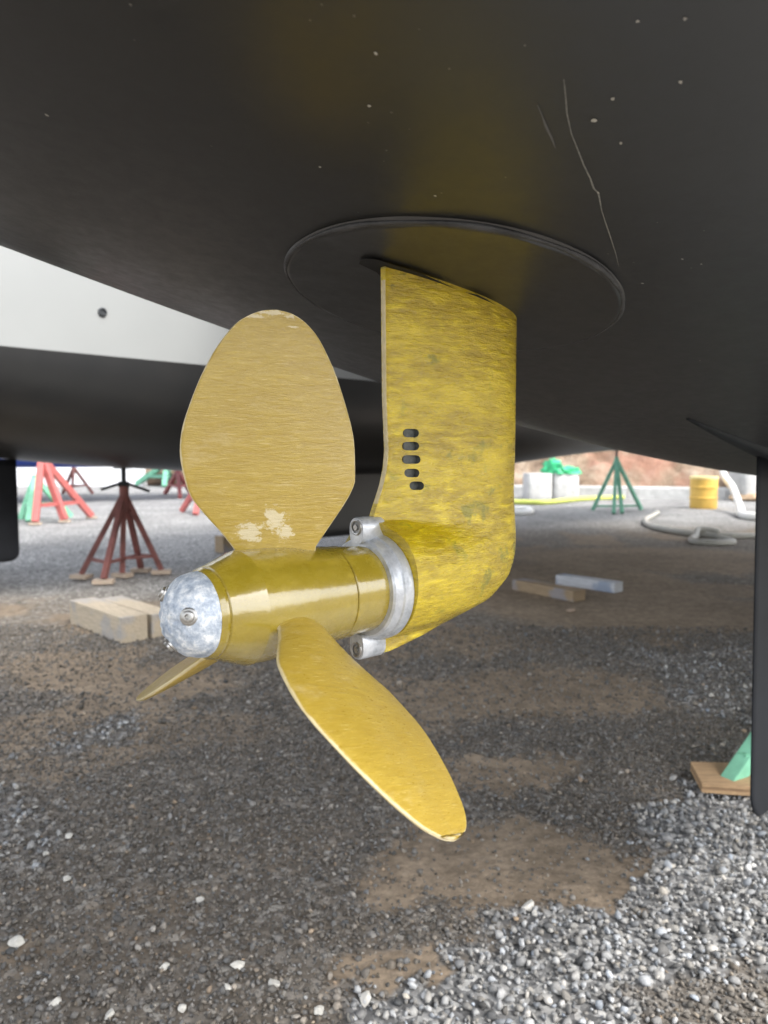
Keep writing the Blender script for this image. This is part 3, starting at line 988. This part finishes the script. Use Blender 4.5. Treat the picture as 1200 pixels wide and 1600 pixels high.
# ------------------------------------------------------------------ propeller
prop = empty('propeller', HC)
tag(prop, 'gold painted three-bladed propeller with a blotchy zinc nose on the saildrive', 'propeller')
bb = MB()
bb.lathe([(-0.069, 0.0), (-0.069, 0.0300), (-0.0655, 0.0318), (-0.0640, 0.0318), (-0.0632, 0.0312), (-0.0624, 0.0324), (-0.0405, 0.0405), (-0.0385, 0.0412), (0.004, 0.0410), (0.006, 0.0407),
          (0.0428, 0.0373), (0.0434, 0.0350), (0.0446, 0.0350)], SHAFT, 96, cap=False)
hub = bb.build('hub', M_hub, prop, 'auto'); smooth_by_angle(hub.data, 9)
bb = MB()
bb.lathe([(0.0444, 0.030), (0.0444, 0.0362), (0.0450, 0.0370), (0.0535, 0.0368), (0.0545, 0.0359), (0.0785, 0.0354), (0.0785, 0.030)], SHAFT, 96, cap=False)
bb.build('shaft_collar', M_hub, prop, 'auto')


def nose_anode():
    V, F = [], []
    n, m = 72, 26
    for i in range(m + 1):
        a = i / m * math.pi / 2
        r, s = 0.0296 * math.sin(a) ** 0.9, -0.0675 - 0.0260 * math.cos(a) ** 0.85
        for k in range(n):
            b_ = 2 * math.pi * k / n
            dr = 1 + 0.030 * (float(fbm(np.array(7 * math.cos(b_) * r / .03 + 20), np.array(7 * math.sin(b_) * r / .03 + 20), 9)) - 0.5)
            V.append(SHAFT @ Vector((s * dr if i < m else s, r * dr * math.cos(b_), r * dr * math.sin(b_))))
    for i in range(m):
        for k in range(n):
            F.append((i * n + k, i * n + (k + 1) % n, (i + 1) * n + (k + 1) % n, (i + 1) * n + k))
    bb = MB(); bb.add(V, F)
    an = bb.build('nose_anode', M_zinc, prop, True)
    for th in (78, 198, 318):
        a = R(th)
        rad = Vector((0, math.sin(a), math.cos(a)))
        nrm = (Vector((-1, 0, 0)) * 0.75 + rad * 0.66).normalized()
        p = Vector((-0.0865, 0, 0)) + rad * 0.0192
        q = nrm.to_track_quat('X', 'Z').to_matrix().to_4x4()
        M = SHAFT @ Matrix.Translation(p + nrm * 0.0012) @ q @ Matrix.Scale(1.3, 4)
        bb = MB()
        bb.lathe([(-0.003, 0.0046), (0.0006, 0.0046), (0.0010, 0.0040), (0.0010, 0.0032), (0.0022, 0.0031), (0.0025, 0.0026), (0.0025, 0.0014), (0.0006, 0.0013), (0.0006, 0.0)], M, 20, cap=False)
        bb.build('screw', M_steel, an, 'auto')


nose_anode()

PITCHB, RAKE, RTIP = 0.4262, -0.0230 / 0.2, 0.2123       # blade pitch, rake towards the stern, tip radius
BL = [(0.0398, -0.0307), (0.0533, -0.0392), (0.0708, -0.0520), (0.0823, -0.0581), (0.0982, -0.0606), (0.1117, -0.0607), (0.1273, -0.0573), (0.1429, -0.0508), (0.1576, -0.0436), (0.1697, -0.0368),
      (0.1837, -0.0275), (0.1946, -0.0185), (0.2029, -0.0098), (0.2083, -0.0002), (0.2112, 0.0081), (0.2123, 0.0180)]
BR = [(0.0393, 0.0289), (0.0555, 0.0419), (0.0733, 0.0562), (0.0840, 0.0632), (0.0893, 0.0655), (0.1144, 0.0681), (0.1288, 0.0677), (0.143, 0.0653), (0.1548, 0.0627), (0.1687, 0.0591), (0.1814, 0.0543),
      (0.194, 0.0483), (0.2023, 0.0419), (0.2075, 0.0354), (0.2109, 0.0276), (0.2123, 0.0180)]


def blade_mesh():
    """local frame: x chord (towards the bow), y face normal, z radius"""
    def edge(tab):
        pts = [Vector((c, 0, r)) for r, c in tab]
        sp = spline(pts, 10)
        rr = np.array([p.z for p in sp]); cc = np.array([p.x for p in sp])
        rr = np.maximum.accumulate(rr)
        return rr, cc
    rl, cl = edge(BL); rr_, cr = edge(BR)
    q = np.linspace(0, 1, 70)
    rs = 0.030 + (RTIP - 0.00003 - 0.030) * np.sin(q * math.pi / 2) ** 0.92
    nu = 40
    V, F = [], []
    us = 0.5 * (1 - np.cos(np.linspace(0, math.pi, nu + 1)))
    front, back = [], []
    for r in rs:
        a, b_ = float(np.interp(r, rl, cl)), float(np.interp(r, rr_, cr))
        if r < 0.0395: a, b_ = -0.0305, 0.0288
        if r > RTIP - 0.00006: a, b_ = 0.0179, 0.0181
        k = (r - 0.03) / 0.18
        tm = 0.0100 * (1 - k) ** 1.3 + 0.0030
        cq = min(1.0, max(0.0, (r - 0.055) / 0.10)); cq = cq * cq * (3 - 2 * cq)
        tip = min(1.0, max(0.0, (RTIP - r) / 0.035)); tip = tip * (2 - tip)
        fr, bk = [], []
        for u in us:
            x = a + (b_ - a) * u
            ed = 0.0011
            sh = math.sin(math.pi * u ** 0.85) ** 0.8 if 0 < u < 1 else 0.0
            cup = -0.0055 * cq * max(0.0, (x - 0.018) / 0.050) ** 1.1         # edge cupped towards the back
            e = min(1, min(u, 1 - u) / 0.012) ** 0.5
            f_y = ed * e + 0.0016 * 4 * u * (1 - u) * tip + cup
            b_y = -ed * e - tm * sh * tip + cup
            rx, ry = RAKE * r * math.cos(PITCHB), -RAKE * r * math.sin(PITCHB)
            fr.append(len(V)); V.append((x + rx, f_y + ry, r))
            bk.append(len(V)); V.append((x + rx, b_y + ry, r))
        front.append(fr); back.append(bk)
    for i in range(len(rs) - 1):
        for j in range(nu):
            F.append((front[i][j], front[i][j + 1], front[i + 1][j + 1], front[i + 1][j]))
            F.append((back[i][j + 1], back[i][j], back[i + 1][j], back[i + 1][j + 1]))
    bb = MB(); bb.add(V, F)
    me = mesh('blade', bb.v, bb.f)
    bm = bmesh.new(); bm.from_mesh(me)
    bmesh.ops.remove_doubles(bm, verts=bm.verts, dist=1e-6)
    bmesh.ops.holes_fill(bm, edges=[e for e in bm.edges if e.is_boundary], sides=0)
    bmesh.ops.recalc_face_normals(bm, faces=bm.faces)
    bm.to_mesh(me); bm.free()
    smooth_by_angle(me, 30)
    co = np.array([v.co[:] for v in me.vertices])
    x0 = co[:, 0] - RAKE * co[:, 2] * math.cos(PITCHB)
    a, b_ = np.interp(co[:, 2], rl, cl), np.interp(co[:, 2], rr_, cr)
    d = np.minimum(np.minimum(x0 - a, b_ - x0), (RTIP - co[:, 2]) * 3.0)
    at = me.attributes.new('edge', 'FLOAT', 'POINT')
    at.data.foreach_set('value', np.clip(1 - d / 0.0030, 0, 1).astype(np.float32))
    w = np.zeros(len(co))  # root blobs: painted coat glare; tip blobs: wear
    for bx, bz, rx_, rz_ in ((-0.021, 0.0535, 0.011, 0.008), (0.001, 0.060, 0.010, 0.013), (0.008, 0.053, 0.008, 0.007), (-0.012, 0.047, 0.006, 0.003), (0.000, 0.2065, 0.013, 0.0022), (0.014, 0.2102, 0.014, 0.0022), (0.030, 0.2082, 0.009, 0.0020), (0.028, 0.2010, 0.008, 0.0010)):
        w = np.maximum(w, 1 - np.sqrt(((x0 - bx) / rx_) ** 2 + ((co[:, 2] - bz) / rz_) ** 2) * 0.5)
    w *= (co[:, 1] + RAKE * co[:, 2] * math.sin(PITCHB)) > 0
    at = me.attributes.new('glare_wear', 'FLOAT', 'POINT')
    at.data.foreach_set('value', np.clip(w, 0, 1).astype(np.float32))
    return me


bme = blade_mesh()
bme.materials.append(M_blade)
blades = []
for th in (0, 120, -120):
    a = R(th)
    rad = UP * math.cos(a) + STAR * math.sin(a)
    tan = -UP * math.sin(a) + STAR * math.cos(a)
    ch = BOW * math.cos(PITCHB) + tan * math.sin(PITCHB)
    nm = tan * math.cos(PITCHB) - BOW * math.sin(PITCHB)
    rk = rad
    M = Matrix(((ch.x, nm.x, rk.x, 0), (ch.y, nm.y, rk.y, 0), (ch.z, nm.z, rk.z, 0), (0, 0, 0, 1)))
    o = bpy.data.objects.new('blade', bme)
    COL.objects.link(o); o.parent = prop; o.matrix_basis = M
    blades.append(o)

# ------------------------------------------------------------------ boat stands
def stand(name, label, feet, apex, top, m, width=0.05, sleeve=0.06, rod=0.018, brace_z=0.2, handle=True, pad=None, pad_label=None, pad_group=None, round_=0, braces=None):
    ax, ay, az = apex
    root = empty(name, (ax, ay, 0))
    tag(root, label, 'boat stand', 'boat stands')
    A = Vector(apex)
    for fx, fy in feet:
        f0 = Vector((fx, fy, 0.045 if pad else 0.012))
        d = (f0 - A).normalized()
        MB().bar(f0, A - d * 0.03 + Vector((0, 0, -0.02)), width, n=round_).build('leg', m, root, bevel=0 if round_ else width * 0.12)
    k = len(feet)
    for i, j in (braces or [(i, (i + 1) % k) for i in range(k)]):
        def at(q):
            f0 = Vector((*feet[q], 0.03)); return f0 + (A - f0) * (brace_z / az)
        MB().bar(at(i), at(j), width * 0.6).build('brace', m, root)
    MB().bar(A - UP * 0.16, A + UP * 0.03, sleeve, n=12).build('sleeve', m, root)
    if top:
        MB().bar(A, (ax, ay, top), rod * 2, n=10).build('screw_rod', M_screw, root)
        MB().box((ax, ay, top), (0.11, 0.11, 0.015)).build('top_pad', M_screw, root)
        if handle:
            z = az + 0.04
            MB().bar((ax - 0.16, ay - 0.03, z - 0.035), (ax - 0.02, ay, z + 0.01), 0.022, n=8).bar((ax + 0.02, ay, z + 0.01), (ax + 0.18, ay + 0.03, z - 0.05), 0.022, n=8).bar((ax - 0.035, ay, z), (ax + 0.035, ay, z), 0.05, n=8).build('handle', M_screw, root)
    if pad:
        for i, (fx, fy) in enumerate(feet):
            bb = MB(); bb.box((0, 0, 0), (0.14, 0.09, 0.03))
            o = bb.build('wood_pad', M_pad, bevel=0.003)
            o.location = (fx, fy, 0.028); o.rotation_euler = (0, 0, random.uniform(-0.6, 0.6))
            tag(o, pad_label % (('leftmost', 'front', 'middle', 'back', 'rightmost') if len(feet) == 5 else ('left', 'middle', 'right'))[i], 'wood pad', pad_group)
    return root


stand('boat_stand', 'red-brown stand with five splayed legs under the far hull', [(-2.23, 5.397), (-1.98, 5.171), (-1.95, 5.457), (-1.888, 5.70), (-1.705, 5.612)], (-1.925, 5.47, 0.66), 0.826,
      M_brown, 0.038, 0.07, 0.018, 0.13, True, True, 'thin wooden pad under the %s foot of the red-brown stand', 'pads under the red-brown stand', braces=[(0, 1), (1, 3), (3, 4), (4, 2)])
stand('boat_stand', 'salmon red three-legged stand beside the far rudder', [(-4.616, 9.745), (-4.40, 10.15), (-4.287, 10.799)], (-4.72, 10.22, 0.92), None,
      M_salmon, 0.085, 0.09, brace_z=0.24, pad=True, pad_label='wooden pad under the %s foot of the salmon red stand', pad_group='pads under the salmon stand')
stand('boat_stand', 'low green and red stand behind the salmon red stand', [(-5.275, 10.708), (-4.95, 10.25), (-4.75, 11.172)], (-5.05, 10.70, 0.62), None, M_green, 0.075, 0.085, brace_z=0.2)
stand('boat_stand', 'small dark red stand seen between the salmon and brown stands', [(-7.948, 18.269), (-7.219, 17.067), (-7.2, 18.269)], (-7.5, 17.9, 0.68), 0.75, M_brown, 0.06, 0.08, brace_z=0.2, handle=False)
stand('boat_stand', 'far green stand left of the upright blade', [(-7.9, 23.4), (-6.6, 22.2), (-6.9, 23.9)], (-6.75, 23.0, 0.75), None, M_green2, 0.15, 0.16, brace_z=0.3, handle=False)
stand('boat_stand', 'far red stand half hidden by the upright blade', [(-5.40, 18.2), (-4.5, 16.3), (-4.75, 18.2)], (-4.85, 17.4, 0.60), 0.7, M_red, 0.085, 0.09, brace_z=0.22, handle=False)
stand('boat_stand', 'pinkish red stand mostly hidden behind the upright blade', [(-3.355, 12.229), (-2.93, 11.45), (-2.7, 12.5)], (-2.95, 12.1, 0.62), 0.70, M_salmon, 0.08, 0.085, brace_z=0.22, handle=False)
stand('boat_stand', 'slender green stand in front of the earth bank', [(3.544, 12.526), (3.66, 11.75), (3.815, 11.81), (4.424, 12.679)], (3.86, 12.3, 0.88), 1.02, M_green2, 0.055, 0.07, brace_z=0.05, handle=False, braces=[(0, 3)])
stand('boat_stand', 'mint green stand half hidden by the near rudder', [(0.925, 1.935), (2.25, 2.05), (1.75, 2.95)], (1.62, 2.32, 0.66), 0.80, M_green, 0.042, 0.07, brace_z=0.055)

# plywood pad under the mint green foot
pp = empty('plywood_pad', (0.945, 1.955, 0.012))
tag(pp, 'square plywood pad under the mint green stand foot', 'wood pad')
for k in range(3):
    c = [(0.872, 2.045), (1.040, 2.035), (0.992, 1.880), (0.845, 1.905)]
    ins = 0.001 * (k % 2)
    z0 = 0.012 + k * 0.0085
    P = [(x + (0.945 - x) * ins * 8, y + (1.965 - y) * ins * 8, z0) for x, y in c] + [(x + (0.945 - x) * ins * 8, y + (1.965 - y) * ins * 8, z0 + 0.0084) for x, y in c]
    bb = MB(); bb.add(P, [(0, 1, 2, 3), (4, 5, 6, 7), (0, 1, 5, 4), (1, 2, 6, 5), (2, 3, 7, 6), (3, 0, 4, 7)])
    bb.build('ply', M_ply2 if k == 1 else M_ply, pp)


# ------------------------------------------------------------------ timbers
def timber(label, a, b, w, h, m, side=1, z0=0.004, end=None):
    a, b = Vector((*a, 0)), Vector((*b, 0))
    d = (b - a); L_ = d.length; d.normalize()
    nrm = Vector((d.y, -d.x, 0)) * side
    o = MB().box((0, 0, 0), (L_, w, h)).build('timber', m, bevel=0.004)
    o.location = (a + b) / 2 + nrm * w / 2 + UP * (z0 + h / 2)
    o.rotation_euler = (0, 0, math.atan2(d.y, d.x))
    tag(o, label, 'timber', 'timbers lying on the gravel')
    return o


timber('pale thick timber left of the propeller nose, nearer of two', (-1.263, 3.501), (-1.701, 3.953), 0.135, 0.128, M_wood)
timber('pale thick timber pushed against the back of the nearer one', (-1.150, 3.612), (-1.575, 4.045), 0.12, 0.120, M_wood)
timber('brown timber on the ground right of the leg, nearer of two', (1.173, 4.538), (0.872, 4.983), 0.115, 0.068, M_wood2)
timber('white-faced timber on the ground behind the brown one', (1.525, 4.84), (1.215, 5.186), 0.105, 0.068, M_woodw)
timber('short upright timber block under the far keel', (-1.50, 6.86), (-1.60, 6.95), 0.12, 0.16, M_wood2)

# ------------------------------------------------------------------ things behind the boat
def hose(name, label, pts, r, m, n=8):
    o = MB().tube(spline(pts, 8), r, n).build(name, m, smooth=True)
    tag(o, label, 'hose')


hz = lambda L_, r: [(x, y, r) for x, y in L_]
hose('hose', 'long grey white hose lying in a bend on the gravel', hz([(4.34, 11.677), (3.95, 10.9), (3.66, 10.3), (3.44, 9.6), (3.40, 9.0), (3.50, 8.5), (3.75, 8.2), (4.2, 8.15), (4.9, 8.2), (5.8, 8.1)], 0.034), 0.034, M_hose)
hose('hose', 'short loop of grey white hose in front of the long one', [(3.70, 8.12, 0.08), (3.52, 8.22, 0.10), (3.40, 8.02, 0.05), (3.24, 7.75, 0.034), (3.26, 7.55, 0.034), (3.45, 7.50, 0.034), (3.60, 7.58, 0.034), (3.64, 7.80, 0.034), (3.52, 8.05, 0.06)], 0.034, M_hose)
hose('hose', 'yellow green hose lying in front of the concrete blocks', hz([(1.7, 14.3), (2.472, 14.251), (3.049, 14.057), (3.559, 14.654), (4.108, 15.3), (4.72, 15.7), (5.157, 15.9)], 0.05), 0.05, M_yhose)
hose('hose', 'white hose end lying just right of the leg', hz([(1.5, 12.4), (2.123, 12.229), (2.36, 12.25), (2.36, 11.85), (2.231, 11.45), (1.983, 11.419), (1.4, 11.5)], 0.05), 0.05, M_whose)
hose('hose', 'white hose hanging down beside the yellow drum', [(7.3, 15.1, 1.36), (6.9, 14.6, 1.32), (6.35, 13.9, 1.0), (6.1, 13.3, 0.62), (5.95, 12.6, 0.38), (5.6, 11.6, 0.12), (5.30, 10.9, 0.06), (5.35, 10.5, 0.06), (6.0, 10.4, 0.06)], 0.06, M_whose)

bar = empty('drum', (5.67, 13.1, 0))
tag(bar, 'yellow plastic drum standing in front of the earth bank', 'drum')
Mz = Matrix.Translation((5.67, 13.1, 0)) @ Matrix(((0, 1, 0, 0), (0, 0, 1, 0), (1, 0, 0, 0), (0, 0, 0, 1)))
MB().lathe([(0.0, 0.0), (0.0, 0.215), (0.02, 0.228), (0.17, 0.228), (0.18, 0.240), (0.20, 0.240), (0.21, 0.228), (0.36, 0.228), (0.37, 0.240), (0.39, 0.240), (0.40, 0.228), (0.53, 0.228), (0.55, 0.2)], Mz, 32, cap=False).build('body', M_barrel, bar, 'auto')
MB().lathe([(0.525, 0.235), (0.565, 0.236), (0.570, 0.225), (0.558, 0.205), (0.556, 0.0)], Mz, 32, cap=False).build('lid', simple('pale_yellow_lid', (0.80, 0.66, 0.30), 0.5, 0.1, 6), bar, 'auto')


def conc_block(label, x, y, w, d, h, rz=0, z0=0.0):
    """block with rounded, fluted corners"""
    P = []
    prof = []
    N = 40
    for k in range(N):
        a = 2 * math.pi * k / N
        c, s = math.cos(a), math.sin(a)
        e = 0.35
        prof.append((w / 2 * math.copysign(abs(c) ** e, c), d / 2 * math.copysign(abs(s) ** e, s)))
    V, F = [], []
    levels = [(0, 0.97), (0.03, 1.0), (h - 0.03, 1.0), (h, 0.96)]
    for z, q in levels:
        V += [(px * q, py * q, z) for px, py in prof]
    for i in range(3):
        F += [(i * N + k, i * N + (k + 1) % N, (i + 1) * N + (k + 1) % N, (i + 1) * N + k) for k in range(N)]
    F += [tuple(range(N)), tuple(range(3 * N, 4 * N))]
    o = link('concrete_block', mesh('concrete_block', V, F), M_conc)
    smooth_by_angle(o.data, 40)
    o.location = (x, y, z0); o.rotation_euler = (0, 0, rz)
    tag(o, label, 'concrete block')


conc_block('left of two fluted concrete blocks, before the earth bank', 3.38, 16.3, 0.57, 0.6, 0.56, 0.03)
conc_block('right of two fluted concrete blocks, under the green tarp', 3.965, 16.3, 0.57, 0.6, 0.56, -0.02)
conc_block('pale concrete block at the right edge beside the near rudder', 7.75, 15.6, 0.75, 0.7, 1.15, 0.1, 0.12)
T_, F_ = stone_templates(2, 4)
o = link('boulder', mesh('boulder', T_[1] * np.array([.42, .3, .16]), [tuple(int(k) for k in f) for f in F_]), simple('tan_boulder', (0.36, 0.26, 0.17), 0.9, 0.2, 12, bump=0.4))
o.location = (7.62, 15.35, 0.06)
tag(o, 'tan boulder under the concrete block at the right edge', 'stone')


def tarp():
    bm = bmesh.new()
    bmesh.ops.create_icosphere(bm, subdivisions=4, radius=1)
    for v in bm.verts:
        c = v.co
        n = float(fbm(np.array(c.x * 2.3 + 5), np.array(c.y * 2.3 + c.z * 2 + 5), 77))
        q = 0.6 + 0.9 * n
        n2 = float(fbm(np.array(c.x * 6 + 9), np.array(c.y * 6 + c.z * 5 + 9), 78))
        q *= 0.65 + 0.7 * n2
        v.co = Vector((c.x * 0.40 * q, c.y * 0.28 * q, max(c.z, -0.1) * 0.17 * q * (1.7 if -0.75 < c.x < -0.1 else 0.7)))
    me = bpy.data.meshes.new('green_tarp'); bm.to_mesh(me); bm.free()
    root = empty('green_tarp', (3.90, 16.3, 0.57))
    o = link('bundle', me, M_gtarp, root, True, world_space=False)
    MB().tube(spline([(3.72, 16.3, 0.72), (3.69, 16.28, 0.85), (3.73, 16.3, 1.0), (3.70, 16.3, 1.15)], 5), lambda q: 0.045 + 0.025 * math.sin(q * 14), 8).build('twisted_end', simple('pale_green_tarp', (0.35, 0.62, 0.44), 0.6, 0.3, 6), root, True)
    tag(root, 'bright green tarp bundle heaped on the concrete blocks', 'tarp')


tarp()

# low kerb wall and the earth bank behind it
K0, K1 = Vector((-2.2, 18.95, 0)), Vector((13.0, 13.8, 0))
kd = (K1 - K0).normalized(); kn = Vector((-kd.y, kd.x, 0))
kerb = empty('kerb_wall', K0)
tag(kerb, 'low concrete kerb wall along the foot of the earth bank', 'wall')
L_ = (K1 - K0).length
nseg = 8
for i in range(nseg):
    a, b_ = K0 + kd * (L_ * i / nseg + 0.006), K0 + kd * (L_ * (i + 1) / nseg - 0.006)
    mb = MB()
    pr = [(0.0, -0.1), (0.0, 0.23), (0.03, 0.26), (0.22, 0.26), (0.25, 0.23), (0.25, -0.1)]
    mb.add([a + kn * x + UP * z for x, z in pr] + [b_ + kn * x + UP * z for x, z in pr], [tuple(range(6)), tuple(range(6, 12))] + [(k, (k + 1) % 6, 6 + (k + 1) % 6, 6 + k) for k in range(6)])
    mb.build('kerb_stone', M_conc, kerb)


def bank():
    nx, ny = 300, 80
    V, F = [], []
    for j in range(ny):
        for i in range(nx):
            u, v = i / (nx - 1), j / (ny - 1)
            p = K0 + kd * (L_ * (-0.05 + 1.6 * u)) + kn * (0.24 + 7.5 * v)
            x, y = np.array(u * 26), np.array(v * 8)
            h = 0.08 + 3.4 * (1 - (1 - min(1, v * 1.3)) ** 1.6) * (0.75 + 0.5 * float(fbm(x * 0.35, y * 0.3, 41)))
            h += ((float(fbm(x * 1.7, y * 2.0, 42, 5)) - 0.5) * 0.75 + (float(fbm(x * 5.5, y * 6.5, 43, 3)) - 0.5) * 0.40) * min(1, v * 8)
            V.append((p.x, p.y, h))
    for j in range(ny - 1):
        for i in range(nx - 1):
            F.append((j * nx + i, j * nx + i + 1, (j + 1) * nx + i + 1, (j + 1) * nx + i))
    t = NT('earth_bank_soil')
    n1 = t.noise(1.6, detail=9, rough=0.7); n2 = t.noise(0.9, detail=4)
    c = t.ramp(n1, [(0.34, (0.13, 0.085, 0.055)), (0.5, (0.27, 0.195, 0.135)), (0.66, (0.42, 0.34, 0.26))])
    c = t.mix(t.ramp(n2, [(0.52, 0.0), (0.66, 0.7)]), c, (0.33, 0.16, 0.11))
    t.set(Base_Color=c, Roughness=0.95)
    t.bump(n1, 0.8, 0.2)
    o = link('earth_bank', mesh('earth_bank', V, F), t.m, None, True)
    tag(o, kind='structure')


bank()

# left background: white cabin, blue container, logs, and the neighbouring boat on its stands
cab = empty('white_cabin', (-9.6, 24.5, 0))
tag(cab, 'low white cabin wall seen far back under the far hull', 'cabin')
mb = MB(); mb.box((-10.2, 24.5, 1.25), (5.2, 2.4, 2.5)); mb.build('wall', M_wwall, cab)
mb = MB(); mb.box((-10.2, 24.5, 2.58), (5.5, 2.7, 0.14)); mb.build('roof', M_conc, cab)
for xx in (-11.6, -9.1):
    mb = MB(); mb.box((xx, 23.28, 1.5), (0.9, 0.05, 0.8)); mb.build('window', M_blue, cab)
con = empty('blue_container', (-6.3, 28, 0))
tag(con, 'dark blue container far back behind the logs', 'container')
mb = MB(); mb.box((-5.6, 28, 1.3), (5.6, 2.4, 2.5)); mb.build('body', M_blue, con)
for k in range(18):
    mb = MB(); mb.box((-8.2 + k * 0.31, 26.77, 1.3), (0.14, 0.06, 2.4)); mb.build('rib', M_blue, con)
for k, (x0, z, r) in enumerate(((-8.3, 0.16, 0.15), (-8.1, 0.17, 0.16), (-8.2, 0.43, 0.14))):
    o = MB().bar((x0, 24.0 + 0.32 * (k % 2) - (0.16 if k == 2 else 0), z), (x0 + 1.9, 23.6 + 0.32 * (k % 2) - (0.16 if k == 2 else 0), z), 2 * r, n=14).build('log', M_log, smooth='auto')
    tag(o, ('brown log at the front of the far log pile', 'brown log at the back of the far log pile', 'brown log on top of the far log pile')[k], 'log', 'logs in the far pile')


def neighbour():
    root = empty('neighbour_boat', (-6.5, 14.8, 0))
    tag(root, 'neighbouring boat with blue bottom, only glimpsed under the far hull', 'boat')
    N, K = 40, 17
    def hb(q): return 1.35 * max(0.02, (1 - abs(2 * q - 0.85) ** 2.6 / 1.3)) if q < 0.97 else 0.05
    V, F, V2, F2 = [], [], [], []
    d = Vector((0.93, 0.36, 0)); nn = Vector((-0.36, 0.93, 0)); c0 = Vector((-13.5, 12.6, 0))
    for i in range(N + 1):
        q = i / N
        p = c0 + d * (13.0 * q)
        zk = 0.70 + 0.5 * max(0, q - 0.6) ** 2 * 4 + 0.35 * max(0, 0.25 - q)
        for k in range(K):
            a = (k / (K - 1) - 0.5) * math.pi
            V.append(p + nn * (hb(q) * math.copysign(abs(math.sin(a)) ** 0.8, math.sin(a))) + UP * (zk + 0.75 * (1 - abs(math.cos(a)) ** 0.8)))
        for sg in (-1, 1):
            for z, f in ((zk + 0.75, 1.003), (2.6, 1.06)):
                V2.append(p + nn * (hb(q) * f * sg) + UP * z)
    for i in range(N):
        F += [(i * K + k, i * K + k + 1, (i + 1) * K + k + 1, (i + 1) * K + k) for k in range(K - 1)]
        F2 += [(i * 4, i * 4 + 1, i * 4 + 5, i * 4 + 4), (i * 4 + 2, i * 4 + 3, i * 4 + 7, i * 4 + 6), (i * 4 + 1, i * 4 + 3, i * 4 + 7, i * 4 + 5)]
    F.append(tuple(range(K))); F2.append((0, 1, 3, 2))
    link('hull_bottom', mesh('hull_bottom', V, F), M_blue, root, True)
    link('topside', mesh('topside', V2, F2), M_white, root)


neighbour()
